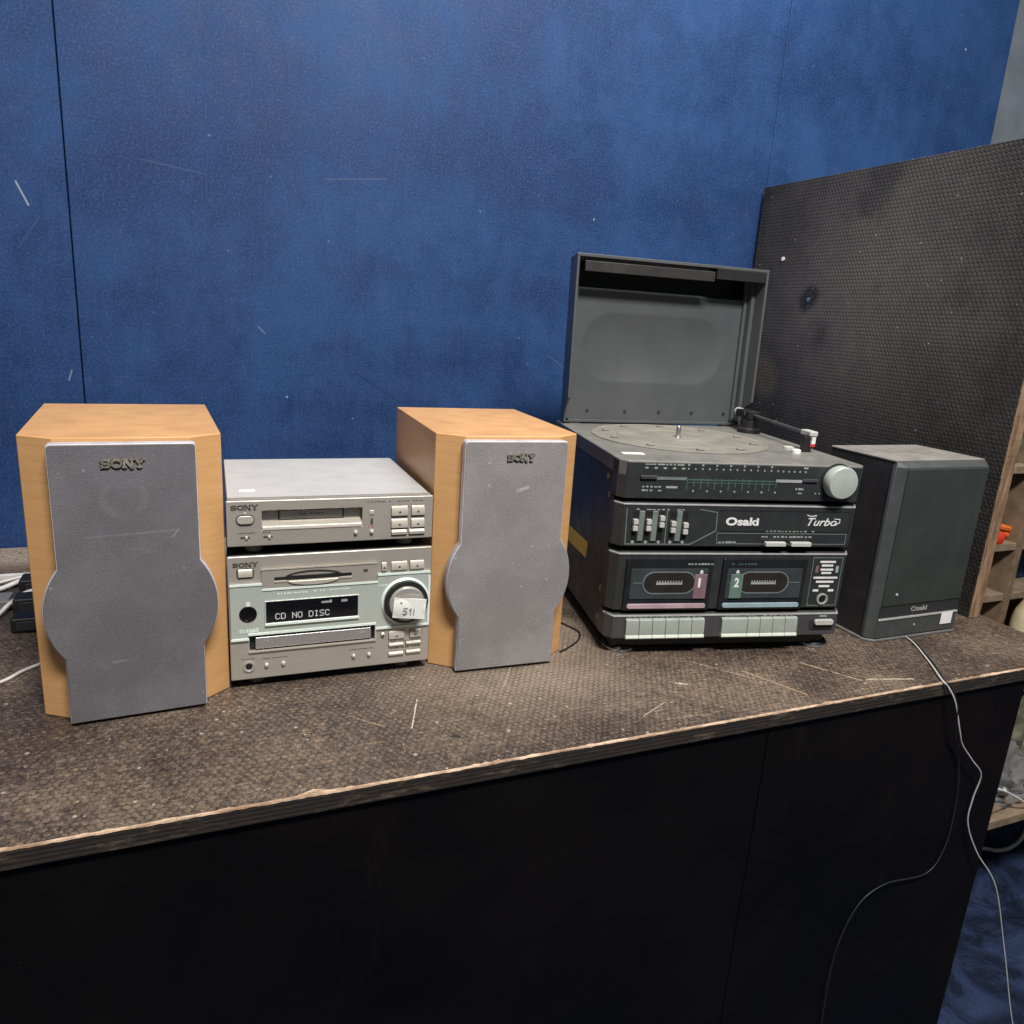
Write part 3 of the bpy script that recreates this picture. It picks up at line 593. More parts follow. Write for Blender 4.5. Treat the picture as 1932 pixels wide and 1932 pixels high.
for z_, y_ in ((.1966, .0), (.1344, .0), (.0543, -.003)):
    b = B(); pts = [(-.1622, .0135), (-.1535, y_-.0008), (.1535, y_-.0008), (.1622, .0135), (.1600, .0145), (.1520, y_+.003), (-.1520, y_+.003), (-.1600, .0145)]
    prism(b, pts, z_-.0018, z_, 'z'); obj('panel_edge_glint', b, M['glint_ridge'], hf, .0005)  # highlights on the panels' top edges, made as pale strips
kyp = fascia(.0238, .0552, 'key_panel', M['fascia_low'], .0026, -.003)
box('plinth', M['black'], hf, -.1480, .1480, .0130, .320, .0065, .0236, .001)
# deck
b = B(); pts = [(-.1535, .0005), (.1535, .0005), (.1615, .0100), (.1615, .330), (-.1615, .330), (-.1615, .0100)]; prism(b, pts, .2290, .2485, 'z'); obj('deck', b, M['deck'], hf, .002)
PX, PY = -.017, .182
b = B(); lathe(b, [(.1240, .2480), (.1240, .2496), (.1215, .2502), (.1180, .2490), (.1175, .2494), (.0880, .2496), (.0870, .2502), (.0620, .2502), (.0610, .2495), (.0300, .2496), (.0290, .2502), (.012, .2502)], 64, Matrix.Translation((PX, PY, 0))); pl = obj('platter', b, M['platter'], hf, ang=20)
for k in range(10):
    a = 2*pi*k/10 + .2; b = B(); lathe(b, [(.0055, .2488), (.0055, .2512), (.0035, .2520)], 12, Matrix.Translation((PX+.104*cos(a), PY+.104*sin(a), 0))); obj('platter_pad', b, M['platter'], pl)
b = B(); lathe(b, [(.0052, .2500), (.0046, .2515), (.0034, .2518), (.0034, .2640), (.0020, .2662)], 16, Matrix.Translation((PX, PY, 0))); obj('spindle', b, M['chrome'], pl)
b = B(); bx(b, -.146, -.118, .0400, .0520, .2485, .2489); obj('sticker', b, M['sticker'], hf)
# small debris on the deck: arm rest clip, speed switch
box('arm_rest', M['black'], hf, .128, .140, .095, .105, .2485, .2700, .001)
b = B(); lathe(b, [(.006, .2484), (.006, .2530), (.004, .2540)], 16, Matrix.Translation((.112, .085, 0))); obj('speed_knob', b, M['print_white'], hf)
b = B(); lathe(b, [(.0075, .2484), (.0075, .2515), (.005, .2525)], 16, Matrix.Translation((.120, .118, 0))); obj('deck_knob', b, M['light_grey'], hf)
# tonearm
arm = B(); lathe(arm, [(.018, .2484), (.018, .2540), (.013, .2570), (.013, .2690), (.010, .2700)], 24, Matrix.Translation((.138, .268, 0))); ta = obj('tonearm', arm, M['black'], hf)
b = B(); bx(b, .128, .148, .256, .300, .2702, .2820); lathe(b, [(.0055, -.012), (.0055, .012)], 14, Matrix.Translation((.138, .272, .2760)) @ Matrix.Rotation(pi/2, 4, 'Y')); obj('arm_pivot', b, M['black'], ta, .001)
b = B(); tube(b, [(.138, .262, .2765), (.139, .190, .2745), (.1405, .118, .2725)], .0026, 10); obj('arm_tube', b, M['fascia_low'], ta)
b = B(); lathe(b, [(.0070, 0), (.0070, .012), (.0050, .014)], 18, Matrix.Translation((.138, .300, .2760)) @ Matrix.Rotation(-pi/2, 4, 'X')); obj('counterweight', b, M['light_grey'], ta)
box('headshell', M['light_grey'], ta, .1345, .1465, .094, .1190, .2700, .2770, .0015)
box('cartridge', M['print_white'], ta, .1360, .1450, .0950, .1100, .2595, .2698, .0008)
box('stylus_guard', M['red'], ta, .1370, .1440, .0938, .1060, .2560, .2594, .0005)
box('finger_lift', M['black'], ta, .1275, .1344, .0960, .1040, .2600, .2720, .0008)
# lid, raised on its hinges and a little askew
LW, LH, LD, LY = .3130, .2450, .039, .300
lidf = Matrix.Translation((-.1585, LY, .2505)) @ Matrix.Rotation(.125, 4, 'Z') @ Matrix.Rotation(R(-1.5), 4, 'X')
def lidmap(bm):
    for v_ in bm.verts:
        v_.co.x += v_.co.y*.24*(1 - v_.co.x/LW)       # the left wall is splayed outwards
        v_.co = lidf @ v_.co
    return bm
OX, OZ, OHW, OHH = .1465, .1150, .1240, .0520
def dish(x, z):
    dx = max(0, abs(x-OX) - (OHW-OHH)); e = (dx*dx + (z-OZ)**2)/OHH**2
    k = (z-(LH-.045))/.005; tr = .020*max(0, min(1, k))  # trough under the top rim, shaped to deepen the shade there
    return tr if e >= 1 else .0062*(1-e)
b = B(); sheet(b, .0045, LW-.0045, .0045, LH-.0045, 150, 120, dish, .024); ld = obj('lid', lidmap(b), M['lid'], hf, ang=60)
b = B(); prism(b, [(.0, -LD), (LW, -LD), (LW, .025), (0, .025)], LH-.0045, LH, 'z'); obj('lid_rim', lidmap(b), M['lid'], ld, .0008)
for x0, x1 in ((0, .0040), (LW-.0040, LW)):
    b = B(); prism(b, [(.0245, .0), (.0245, LH-.0046), (-LD, LH-.0046), (-LD, .040), (-.014, .026), (-.010, .0)], x0, x1, 'x'); obj('lid_rim', lidmap(b), M['lid'], ld, .0008)
for x0, x1, y0, y1 in ((.0041, .0090, -.010, -.0002), (LW-.0105, LW-.0041, -.016, -.0002), (LW-.0165, LW-.0110, -.006, -.0002)):
    b = B(); bx(b, x0, x1, y0, y1, .006, LH-.006); obj('lid_rib', lidmap(b), M['lid'], ld, .0008)
b = B(); bx(b, .0043, LW-.0043, -.006, .0240, 0, .0043); obj('lid_rim', lidmap(b), M['lid'], ld, .0008)
b = B(); prism(b, [(-LD-.0006, LH-.0240), (-LD-.0006, LH-.0100), (-LD+.0022, LH-.0090), (-LD+.0030, LH-.0240)], .0125, .2200, 'x'); obj('lid_lip', lidmap(b), M['lid_dark'], ld, .0006)
b = B(); prism(b, [(-LD-.0004, LH-.0200), (-LD-.0004, LH-.0047), (-LD+.020, LH-.0047), (-LD+.020, LH-.0140)], .2230, LW-.0042, 'x'); obj('lid_catch', lidmap(b), M['black'], ld, .0006)
b = B(); bx(b, .005, LW-.005, .0185, .0199, LH-.0395, LH-.005); obj('lid_shade_strip', lidmap(b), M['black'], ld)  # black strip standing for the shadow under the lid's lip
for x in (.040, .105, .165, .225, .285):
    b = B(); lathe(b, [(.0026, 0), (.0026, .0012), (.0012, .0015)], 10, at(x, -.0001, .018)); obj('lid_peg', lidmap(b), M['shell'], ld)
for x in (.020, LW-.020):
    b = B(); bx(b, x-.009, x+.009, -.004, .012, -.010, .0012); obj('hinge', lidmap(b), M['deck'], ld, .001)
# side details
for y, z in ((.048, .219), (.037, .198), (.037, .076), (.038, .037)):
    b = B(); lathe(b, [(.0042, 0), (.0042, .0008), (.0028, .0014)], 14, Matrix.Translation((-.1599, y, z)) @ Matrix.Rotation(-pi/2, 4, 'Y')); sc_ = obj('screw', b, M['screw'], hf)
b = B(); vs = [(-.1604, .109, .1135), (-.1604, .113, .0915), (-.1604, .300, .0840), (-.1604, .300, .1060)]
A_ = [b.verts.new(p) for p in vs]; C_ = [b.verts.new((p[0]+.0003, p[1], p[2])) for p in vs]; b.faces.new(A_); b.faces.new(C_[::-1])
for i in range(4): b.faces.new((A_[i], A_[(i+1)%4], C_[(i+1)%4], C_[i]))
obj('yellow_tape', b, M['yellow'], hf)
for x, y in ((-.132, .028), (.142, .028), (-.13, .30), (.14, .30)):
    b = B(); lathe(b, [(.0205, .0003), (.0205, .0040), (.0185, .0068), (.012, .0070)], 28, Matrix.Translation((x, y, 0))); ft = obj('foot', b, M['black'], hf)
    b = B(); lathe(b, [(.0209, .0008), (.0213, .0020), (.0209, .0032)], 28, Matrix.Translation((x, y, 0))); obj('foot_ring', b, M['chrome'], ft)
# tuner face
b = B(); lathe(b, [(.0222, 0), (.0222, .0010)], 40, at(.1205, 0, .2295)); tk = obj('tuning_knob_well', b, M['black'], hf)
b = B(); lathe(b, [(.0192, .0), (.0205, .003), (.0203, .0125), (.0188, .0150), (.010, .0160), (.004, .0162)], 48, at(.1205, -.0004, .2295)); obj('tuning_knob', b, M['knob_green'], tk)
def face(name, mat, parent, fn): b = B(); fn(b); return obj(name, b, mat, parent)
YF = 0.
box('band_switch', M['fascia_low'], hf, -.1370, -.1165, -.0030, -.0001, .2272, .2312, .0006)
box('tuner_rail', M['rib'], hf, -.1163, -.0785, -.0008, -.0001, .2262, .2296)
box('tuner_rail', M['print_grey'], hf, .0380, .0730, -.0008, -.0001, .2262, .2296)
box('band_switch', M['fascia_low'], hf, .0732, .0940, -.0024, -.0001, .2274, .2312, .0006)
def dial(b):
    for i in range(14):
        x = -.0775 + .1165*i/13; bx(b, x-.0005, x+.0005, -.0004, -.0001, .2145 + (.004 if i % 2 else 0), .2292)
    bx(b, -.078, .0395, -.0004, -.0001, .2262, .2276); bx(b, -.078, .0395, -.0005, -.0002, .2230, .2238)
face('tuner_scale', M['print_teal'], hf, dial)
def dialw(b):
    for i in range(14):
        x = -.0775 + .1165*i/13
        if i % 2 == 0: bx(b, x-.0011, x+.0013, -.0004, -.0001, .2438, .2458)
        bx(b, x-.0009, x+.0009, -.0004, -.0001, .2392, .2412)
        if i % 2: bx(b, x-.0013, x+.0010, -.0006, -.0001, .2122, .2142)
    for i in range(5): x = -.132+.0115*i; bx(b, x, x+.004, -.0004, -.0001, .2392, .2412)
    for i in range(5): x = .045+.0075*i; bx(b, x, x+.0022, -.0004, -.0001, .2388, .2408)
face('dial_numbers', M['print_grey'], hf, dialw)
def lbl(b):
    dashes(b, -.132, -.082, .2438, .0016, -.0001, 10, .8); dashes(b, -.1335, -.108, .2165, .0018, -.0001, 5, .75); dashes(b, -.1335, -.108, .2120, .0018, -.0001, 5, .75); bx(b, -.1035, -.0890, -.0004, -.0001, .2160, .2185)
    bx(b, .073, .079, -.0004, -.0001, .2435, .2455); dashes(b, .066, .078, .2170, .0022, -.0001, 3); dashes(b, .070, .077, .2120, .0018, -.0001, 2); dashes(b, .093, .101, .2120, .0018, -.0001, 3)
face('panel_print', M['print_grey'], hf, lbl)
# equaliser face
face('eq_outline', M['rib'], hf, lambda b: strokes(b, [[(-.1490, .1905), (-.1475, .1460), (-.0640, .1460), (-.0320, .1635), (-.0330, .1868), (-.0560, .1905)], [(-.0980, .1905), (-.0970, .1460)]], .0011, -.0004, .0003))
for k, (x, z) in enumerate(((-.138, .171), (-.1212, .171), (-.1048, .1755), (-.0898, .1690), (-.0738, .1672))):
    o = box('slider_slot', M['black'], hf, x-.0034, x+.0034, -.0004, .0001, .1520, .1872)
    b = B(); bx(b, x-.0029, x+.0029, -.0060, -.0003, z+.0014, z+.0068); bx(b, x-.0024, x+.0024, -.0044, -.0003, z-.0014, z+.0014); bx(b, x-.0029, x+.0029, -.0060, -.0003, z-.0068, z-.0014); obj('slider_knob', b, M['light_grey'], o)
    b = B(); lathe(b, [(.0019, 0), (.0019, .0006)], 12, at(x-.0005, -.0001, .1487)); obj('slider_mark', b, M['print_grey'], o)
for x in (-.1298, -.1130, -.0820): box('equaliser_rib', M['rib'], hf, x-.0036, x+.0036, -.0022, -.0001, .1500, .1880, .001)
face('panel_print', M['print_grey'], hf, lambda b: (dashes(b, -.137, -.073, .1888, .0014, -.0001, 10, .7), dashes(b, .030, .103, .1625, .0018, -.0001, 14, .7), dashes(b, .030, .100, .1555, .0020, -.0001, 13, .7), dashes(b, -.027, -.003, .1482, .0018, -.0001, 5, .8)))
face('panel_outline', M['rib'], hf, lambda b: strokes(b, [[(-.0290, .1470), (-.0300, .1605), (.1470, .1605), (.1470, .1470), (-.0290, .1470)]], .0008, -.0004, .0003))
face('panel_groove', M['black'], hf, lambda b: strokes(b, [[(-.0260, .1630), (.1480, .1630)], [(-.0290, .1895), (.1480, .1895)], [(.1490, .1895), (.1490, .163)]], .0008, -.0003, .0003))
face('maker_name', M['print_white'], hf, lambda b: text(b, 'Osaki', -.0205, .1712, .0098, -.0001, .0005, .0440, .035))
def script(b):
    text(b, 'Turbo', .0905, .1715, .0105, -.0001, .0005, .0400, .004, .35)
    strokes(b, [[(.0885, .1850), (.0940, .1835), (.1010, .1845)], [(.128, .1720), (.1345, .1755), (.1345, .1800), (.1270, .1805)]], .0010, -.0005, -.0001)
face('script_name', M['print_white'], hf, script)
for x in (.0345, .0695):
    o = box('switch_slot', M['black'], hf, x-.004, x+.031, -.0004, .0003, .1447, .1520); box('switch', M['light_grey'], o, x, x+.0275, -.0065, -.0003, .1452, .1508, .001)
# cassette doors
def door(x0, x1, tagx, tagmat, barmat, digit, wx0, wx1, prx):
    d = box('cassette_door', M['smoke'], hf, x0-.0065, x1+.0065, -.0040, -.0001, .0612, .1290, .0014)
    box('door_window', M['smoke_window'], d, x0, x1, -.0052, -.0039, .0765, .1160, .0008)
    b = B(); o_ = rrect(wx0, wx1, .0830, .1125, .0146, 8); i_ = rrect(wx0+.0016, wx1-.0016, .0846, .1109, .0131, 8); ring_plate(b, o_, i_, -.0058, -.0050); obj('window_outline', b, M['smoke_line'], d)
    b = B(); prism(b, rrect(wx0+.0018, wx1-.0018, .0848, .1107, .0129, 8), -.0054, -.0050); obj('tape_window', b, M['tape'], d)
    mx = (wx0+wx1)/2
    b = B(); bx(b, mx-.017, mx+.017, -.0057, -.0053, .0955, .0982)
    for k in range(10): bx(b, mx-.0165+.0035*k, mx-.0150+.0035*k, -.0058, -.0053, .0984, .1005)
    obj('tape_scale', b, M['print_grey'], d)
    b = B(); bx(b, x0+.003, wx0-.001, -.0055, -.0051, .0972, .0982); bx(b, wx1+.001, x1-.003, -.0055, -.0051, .0972, .0982); obj('window_line', b, M['smoke_line'], d)
    t_ = box('number_label', tagmat, d, tagx, tagx+.0165, -.0064, -.0049, .0770, .1090, .0006)
    b = B(); text(b, digit, tagx+.005, .0925, .0120, -.0064, .0003, .0062 if digit == '2' else .0030, .03); obj('number', b, M['print_white'], t_)
    b = B(); prism(b, [(tagx+.006, .1102), (tagx+.0105, .1102), (tagx+.0095, .1140), (tagx+.007, .1140)], -.0058, -.0050); obj('number_arrow', b, M['print_white'], d)
    b = B(); prism(b, rrect(x0-.002, x1+.001, .0642, .0703, .0026), -.0062, -.0038); obj('door_bar', b, barmat, d, .0006)
    b = B(); dashes(b, prx, prx+.034, .1208, .0018, -.0039, 8, .7); obj('door_print', b, M['print_grey'] if digit == '1' else M['print_teal'], d)
door(-.1365, -.0365, -.0542, M['pink_tag'], M['pink'], '1', -.1215, -.0520, -.064)
door(-.0105, .0920, -.0058, M['green_tag'], M['blue_bar'], '2', .0045, .0740, -.006)
# info panel
face('info_outline', M['rib'], hf, lambda b: strokes(b, [[(.1075, .1290), (.1490, .1290), (.1490, .0640), (.1085, .0640), (.1075, .1290)]], .0009, -.0004, .0003))
def info(b):
    for z, hw in ((.1235, .011), (.1185, .008), (.1130, .009), (.1085, .007), (.1020, .017), (.0965, .0125), (.0905, .0075)): bx(b, .1285-hw, .1285+hw, -.0004, -.0001, z-.0013, z+.0013)
    bx(b, .1135, .1215, -.0004, -.0001, .0832, .0860); bx(b, .1350, .1430, -.0004, -.0001, .0832, .0860)
face('info_print', M['print_white'], hf, info)
face('info_print', M['pink_tag'], hf, lambda b: bx(b, .1125, .1165, -.0004, -.0001, .1090, .1180)); face('info_print', M['blue_bar'], hf, lambda b: bx(b, .1410, .1450, -.0004, -.0001, .1090, .1180))
b = B(); lathe(b, [(.0078, 0), (.0078, .0018), (.0060, .0022), (.0052, .0008), (.0020, .0006)], 26, at(.1285, -.0001, .0730)); jk = obj('headphone_jack', b, M['print_grey'], hf)
b = B(); lathe(b, [(.0046, 0), (.0046, .0012)], 18, at(.1285, -.0001, .0730)); obj('jack_hole', b, M['black'], jk)
# piano keys
def key(x0, x1):
    b = B(); prism(b, [(-.0031, .0300), (-.0031, .0508), (-.0070, .0490), (-.0085, .0340), (-.0080, .0300)], x0, x1, 'x'); k = obj('cassette_key', b, M['key'], hf, .0005)
    b = B(); prism(b, [(-.0031, .0252), (-.0031, .0299), (-.0090, .0299), (-.0105, .0268), (-.0095, .0252)], x0, x1, 'x'); obj('key_lip', b, M['key_lip'], k, .0004)
for i in range(6): key(-.1372+.01735*i, -.1372+.01735*i+.0168)
key(-.0098, .0250)
for i in range(4): key(.0256+.01745*i, .0256+.01745*i+.0169)
face('panel_print', M['print_grey'], hf, lambda b: (dashes(b, -.134, -.035, .0515, .0014, -.0031, 14, .6), dashes(b, -.005, .093, .0515, .0014, -.0031, 13, .6), bx(b, .128, .138, -.0034, -.0031, .0492, .0512)))
b = B(); prism(b, rrect(.1150, .1500, .0318, .0478, .0030), -.0045, -.0029); pw = obj('power_bezel', b, M['fascia'], hf, .0008)
b = B(); prism(b, rrect(.1195, .1460, .0395, .0470, .0030), -.0090, -.0044); obj('power_button', b, M['light_grey'], pw, .001)
b = B(); prism(b, rrect(.1190, .1465, .0325, .0388, .0025), -.0048, -.0044); obj('power_gap', b, M['black'], pw)

# ------------------------------------------------------------------ dark speaker at the right
ds = thing('dark_speaker', 'dark green fronted black speaker with dusty top beside the plywood divider', 'speaker', (.5766, .9885, 0), .400)
box('cabinet', M['dark_box'], ds, -.0835, .0835, .0140, .122, .0035, .2490, .001)
b = B(); bx(b, -.0845, .0845, .0100, .1225, .2491, .2525); obj('top_board', b, M['dark_top'], ds, .0012)
b = B(); pr = [(-.0740, .0), (.0800, .0), (.0850, .0050), (.0850, .0139), (-.0850, .0139), (-.0850, .0085)]
lo = [b.verts.new((*p, .0045)) for p in pr]; hi = [b.verts.new((*p, .2440)) for p in pr]; tp = [b.verts.new((p[0]*.97, max(p[1], .0075), .2505)) for p in pr]
b.faces.new(lo[::-1]); b.faces.new(tp)
for A_, B_ in ((lo, hi), (hi, tp)):
    for i in range(6): b.faces.new((A_[i], A_[(i+1) % 6], B_[(i+1) % 6], B_[i]))
obj('front_frame', b, M['dark_frame'], ds, .001)
b = B(); bx(b, -.0725, .0790, -.0022, -.0001, .0515, .2425); gr = obj('grille', b, M['green_cloth'], ds, .0012)
box('name_band', M['shell'], ds, -.0738, .0798, -.0008, .0, .0345, .0510)
box('front_ridge', M['glint_ridge'], ds, -.0735, .0795, -.0026, -.0001, .0305, .0338, .0008)
b = B(); text(b, 'Osaki', -.0150, .0400, .0072, -.0008, .0004, .0310, .02); obj('maker_name', b, M['print_grey'], ds)
box('sticker', M['sticker'], ds, .0470, .0690, -.0030, -.0024, .0150, .0325)
box('front_foot_trim', M['dark_frame'], ds, -.0735, .0795, -.0012, .0, .0050, .0300, .0006)
b = B(); lathe(b, [(.0018, 0), (.0018, .001), (.0008, .0014)], 10, at(-.0030, -.0012, .0190)); obj('pin', b, M['print_grey'], ds)
b = B(); lathe(b, [(.0020, 0), (.0020, .001), (.0008, .0014)], 10, at(-.0500, -.0022, .0680)); obj('pin', b, M['light_grey'], gr)
b = B(); prism(b, [(-.0870, .010), (-.0750, -.0022), (.0800, -.0022), (.0862, .004), (.0862, .124), (-.0870, .124)], .0003, .0034, 'z'); obj('base_mat', b, M['grey_cable'], ds, .0008)

# ------------------------------------------------------------------ wires on and around the bench
def wire(name, label, pts, r, mat, cat='cable', n=8):
    b = B(); tube(b, spline([T(*p) for p in pts], n), r, 8); o = obj(name, b, mat, ang=80); return tag(o, label, cat)
wire('speaker_wire', 'pale speaker wire from the dark speaker trailing over the front edge to the right', [(.905,.700,.0020), (.896,.668,.0020), (.862,.614,.0022), (.830,.570,.0030), (.834,.5610,-.005), (.847,.5570,-.026), (.866,.556,-.068), (.880,.558,-.090), (.908,.559,-.118), (.935,.560,-.146), (.937,.564,-.185), (.941,.565,-.225), (.968,.560,-.275), (1.012,.550,-.335), (1.055,.540,-.45), (1.10,.52,-.60), (1.17,.50,-.735), (1.30,.47,-.748), (1.45,.50,-.748)], .0010, M['wire_pale'])
wire('speaker_wire', 'grey speaker wire hanging down the bench front and curling back to the left', [(.908,.698,.0020), (.899,.667,.0020), (.866,.612,.0022), (.834,.570,.0030), (.840,.5610,-.006), (.852,.556,-.036), (.866,.560,-.078), (.884,.566,-.100), (.903,.567,-.150), (.911,.567,-.205), (.906,.566,-.260), (.880,.566,-.292), (.800,.564,-.286), (.755,.564,-.315), (.735,.564,-.40), (.745,.562,-.55), (.76,.54,-.70), (.79,.48,-.748), (.86,.40,-.748)], .0009, M['wire_dark'])
wire('black_lead', 'thin black lead looping on the bench left of the music centre', [(.415,.930,.0015), (.425,.880,.0015), (.444,.843,.0015), (.452,.812,.0015), (.437,.788,.0015), (.412,.770,.0015), (.400,.764,.0015)], .0011, M['black'])
wire('white_lead', 'white lead curving across the bench at the lower left of the near speaker', [(-.30,.80,.0022), (-.245,.822,.0022), (-.206,.846,.0022), (-.190,.868,.0022), (-.172,.884,.0022), (-.14,.905,.0022)], .0019, M['white_cable'])
wire('white_flex', 'white flex arching over black plugs left of the near speaker', [(-.30,.99,.002), (-.252,1.01,.006), (-.236,1.05,.012), (-.222,1.085,.014), (-.20,1.10,.010), (-.17,1.12,.004)], .0026, M['white_cable'])
wire('thick_flex', 'thick white flex lying along the back of the plugs', [(-.36,1.105,.004), (-.29,1.118,.004), (-.262,1.126,.006), (-.238,1.146,.010), (-.215,1.155,.008), (-.17,1.16,.004)], .0034, M['white_cable'])
cb = thing('cable_trunking', 'white plastic trunking strip lying on the bench behind the black plugs', 'trunking', T(-.40, 1.178), TA)
box('trunking_body', M['white_cable'], cb, 0, .26, -.002, .006, .0004, .008, .001)
wire('white_lead_upper', 'thin white lead crossing over the trunking behind the black plugs', [(-.38,1.135,.0022), (-.30,1.140,.0022), (-.262,1.150,.008), (-.225,1.160,.012), (-.16,1.165,.010)], .0022, M['white_cable'])
wire('black_flex', 'black flex snaking under the white leads left of the near speaker', [(-.40,1.06,.0032), (-.30,1.075,.0032), (-.262,1.068,.0032), (-.235,1.088,.0040), (-.19,1.09,.0032)], .0030, M['black'])
wire('black_flex', 'black flex nearest the trunking at the left edge of the bench', [(-.40,1.15,.0032), (-.31,1.152,.0032), (-.27,1.142,.0036), (-.23,1.148,.0032), (-.17,1.15,.0032)], .0030, M['black'])
ps = thing('socket_strip', 'black multi-socket strip lying behind the near speaker', 'power strip', T(-.205, 1.02), TA)
box('strip_body', M['grey_cable'], ps, -.20, .06, .040, .075, .0004, .012, .002)
for k in range(3): box('socket_face', M['shell'], ps, -.185+.075*k, -.125+.075*k, .043, .072, .0122, .0130, .001)
for (u_, v_, s_), lab in zip(((-.216, 1.118, 1.), (-.213, 1.052, .9), (-.206, .990, .8)), ('black power plug farthest back beside the near speaker', 'black power plug in the middle of the row beside the near speaker', 'black power plug closest to the front beside the near speaker')):
    pt = thing('power_plug', lab, 'plug', T(u_, v_), TA, 'black plugs on the bench')
    box('plug_body', M['black'], pt, -.020*s_, .024*s_, -.016*s_, .016*s_, .0004, .024*s_, .003)
    box('plug_face', M['shell'], pt, -.012*s_, .016*s_, -.0172*s_, -.0158*s_, .005*s_, .019*s_, .001)

# ------------------------------------------------------------------ store shelves beyond the divider
sh = thing('pigeonhole_shelf', 'tall wooden pigeonhole shelving with clutter behind the divider', 'shelving', (0,0,0), TA)
for u_ in (1.135, 1.522, 1.90, 2.28): box('upright', M['shelf_wood'], sh, u_, u_+.016, .95, 1.30, -.75, .50, .001)
for k, u_ in enumerate((1.1515, 1.5385, 1.9165)):
    w_ = .3695 if k == 0 else .3605
    for z_ in (-.28, -.104, .006, .166, .34): box('shelf_board', M['shelf_edge'], sh, u_, u_+w_, .953, 1.30, z_, z_+.015, .001)
box('back_board', M['dim'], sh, 1.12, 2.32, 1.301, 1.31, -.75, .50)
lowb = thing('low_shelf', 'rough low wooden shelf near the floor at the right of the bench', 'shelf', (0,0,0), TA)
box('shelf_plank', M['shelf_edge'], lowb, 1.12, 2.5, .75, .945, -.461, -.444, .001)
for u_ in (1.16, 2.45): box('shelf_leg', M['shelf_wood'], lowb, u_, u_+.03, .80, .83, -.75, -.4612)
# clutter
ct = thing('orange_clamp', 'orange and red plastic clamp lying in the pigeonhole', 'clamp', T(1.465, .975, .0212), TA)
b = B(); tube(b, spline([(-.016,0,.024), (.015,.004,.031), (.045,0,.026), (.076,.006,.018)], 6), .0065, 8); obj('clamp_arm', b, M['orange'], ct)
b = B(); tube(b, spline([(-.012,0,.018), (.02,.006,.014), (.05,.004,.012), (.070,.006,.008)], 6), .0068, 8); obj('clamp_arm', b, M['orange'], ct)
b = B(); lathe(b, [(.005, 0), (.012, .002), (.013, .010), (.006, .013)], 14, Matrix.Translation((.004, -.012, .013)) @ FRONT); obj('clamp_knob', b, M['scarlet'], ct)
bo = thing('cream_bottle', 'cream plastic bottle with a tapered shoulder right of the pigeonholes', 'bottle', T(1.530, .900, -.245), TA)
b = B(); lathe(b, [(.028, .0003), (.030, .004), (.030, .118), (.026, .138), (.013, .168), (.011, .176)], 28); obj('bottle_body', b, M['cream'], bo)
b = B(); lathe(b, [(.0145, .1762), (.0145, .196), (.011, .199)], 20); obj('bottle_cap', b, M['light_grey'], bo)
st = thing('bottle_stand', 'small wooden stand carrying the cream bottle', 'stand', T(1.530, .900, -.245), TA)
box('stand_top', M['shelf_wood'], st, -.06, .10, -.04, .04, -.016, -.0003); 
for x_ in (-.05, .09): box('stand_leg', M['shelf_wood'], st, x_-.008, x_+.008, -.03, .03, -.1985, -.0162)
gb = box('green_carton', M['olive'], None, -.05, .06, -.05, .05, .0003, .115, .003); gb.location = T(1.47, 1.03, .181); gb.rotation_euler = (0, 0, TA+.2); tag(gb, 'dull green carton on the upper pigeonhole shelf at the frame edge', 'carton')
gt = box('grey_tin', M['light_grey'], None, -.045, .03, -.04, .04, .0003, .022, .003); gt.location = T(1.36, 1.0, .1813); gt.rotation_euler = (0, 0, TA); tag(gt, 'flat grey tin on the upper pigeonhole shelf behind the divider', 'tin')
import mathutils.noise as mn

def heap(name, label, cat, u_, v_, z_, rx, ry, h, mat, seed):
    b = B(); n = 56; m = 28; rings = []
    for j in range(m+1):
        t_ = j/m; ring = []
        for i in range(n):
            a = 2*pi*i/n; r_ = cos(t_*pi/2)**.7; p = Vector((cos(a)*r_, sin(a)*r_, sin(t_*pi/2)))
            k = .9 + .5*mn.noise(p*2.2 + Vector((seed, 0, 0))) + .35*abs(mn.noise(p*4.5 + Vector((0, seed, 0)))) + .14*abs(mn.noise(p*11 + Vector((0, 0, seed))))
            ring.append(b.verts.new((p.x*rx*k, p.y*ry*k, max(.0004, p.z*h*k))) if j < m else None)
        rings.append(ring)
    for A_, B_ in zip(rings[:-2], rings[1:-1]):
        for i in range(n): b.faces.new((A_[i], A_[(i+1) % n], B_[(i+1) % n], B_[i]))
    b.faces.new(rings[-2]); b.faces.new(rings[0][::-1])
    o = obj(name, b, mat, ang=75); o.location = T(u_, v_, z_); o.rotation_euler = (0, 0, TA); return tag(o, label, cat)
bl = box('blue_crate', M['navy'], None, -.09, .09, -.06, .06, .0003, .09, .004); bl.location = T(1.68, 1.08, -.0888); bl.rotation_euler = (0, 0, TA+.1); tag(bl, 'dark blue crate in the second pigeonhole behind the cream bottle', 'crate')
bs = box('black_case', M['black'], None, -.07, .07, -.05, .05, .0003, .10, .004); bs.location = T(1.35, 1.06, -.0888); bs.rotation_euler = (0, 0, TA); tag(bs, 'black case in the pigeonhole below the orange clamp', 'case')
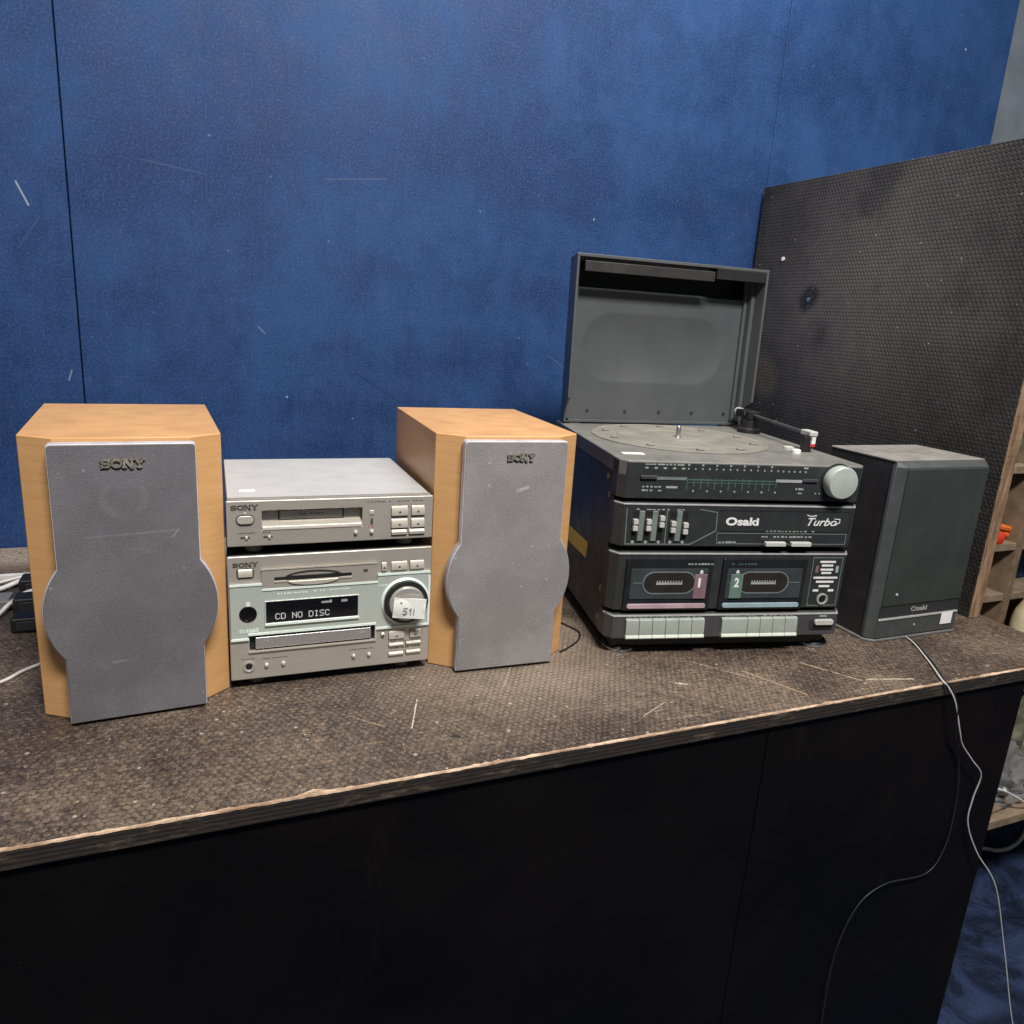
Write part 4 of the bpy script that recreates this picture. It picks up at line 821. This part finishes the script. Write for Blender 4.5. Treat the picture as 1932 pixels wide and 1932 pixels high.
cf = box('cardboard_sheet', M['shelf_wood'], None, -.10, .12, -.003, .003, 0, .11, .0005); cf.location = T(1.42, .775, -.4400); cf.rotation_euler = (R(-58), 0, TA+.12); tag(cf, 'brown cardboard sheet leaning on the bag on the low shelf', 'cardboard')
wire('hoop_handle', 'white hoop handle standing behind the cream bottle at the frame edge', [(1.575,.925,-.10), (1.580,.925,-.065), (1.60,.925,-.052), (1.625,.925,-.060), (1.635,.925,-.10), (1.635,.925,-.2430)], .0045, M['light_grey'], 'handle')
for q_, (z_, w__) in enumerate(((-.4436, .10), (-.4330, .085), (-.4225, .095))):
    bk = box('magazine', M['dark_frame'] if q_ != 1 else M['light_grey'], None, -w__, w__, -.06, .06, 0, .0095, .001); bk.location = T(1.66+.004*q_, .83, z_); bk.rotation_euler = (0, 0, TA+.12*q_)
    tag(bk, ('dark magazine at the bottom of the pile on the low shelf', 'pale magazine in the middle of the pile on the low shelf', 'dark magazine on top of the pile on the low shelf')[q_], 'magazine')
heap('plastic_bag', 'crumpled grey plastic bag on the low shelf near the floor', 'bag', 1.40, .845, -.4438, .105, .075, .10, M['bag'], 3.1)
heap('dust_sheet', 'folded olive cloth heaped at the back of the low shelf', 'cloth', 1.56, .89, -.4438, .07, .05, .16, M['olive'], 8.4)
heap('black_sack', 'black plastic sack slumped on the low shelf at the right', 'sack', 1.92, .86, -.4438, .10, .07, .16, M['black'], 5.2)
wire('floor_cable', 'white cable curving across the blue floor under the low shelf', [(1.60,.99,-.7475), (1.675,.955,-.7475), (1.700,.940,-.7475), (1.745,.938,-.7475), (1.81,.955,-.7475), (1.90,1.0,-.7475), (2.05,1.1,-.7475)], .0045, M['white_cable'])
wire('shelf_cable', 'thin white cable draped across the bag on the low shelf', [(1.30,.765,-.376), (1.335,.755,-.384), (1.375,.752,-.405), (1.42,.750,-.428), (1.50,.752,-.440)], .0022, M['white_cable'])
for o in bpy.data.objects:
    if o.parent and o.name.split('.')[0] in ('small_print', 'panel_print', 'dial_numbers', 'info_print', 'door_print', 'slot_print', 'tuner_scale'): o['kind'] = 'stuff'
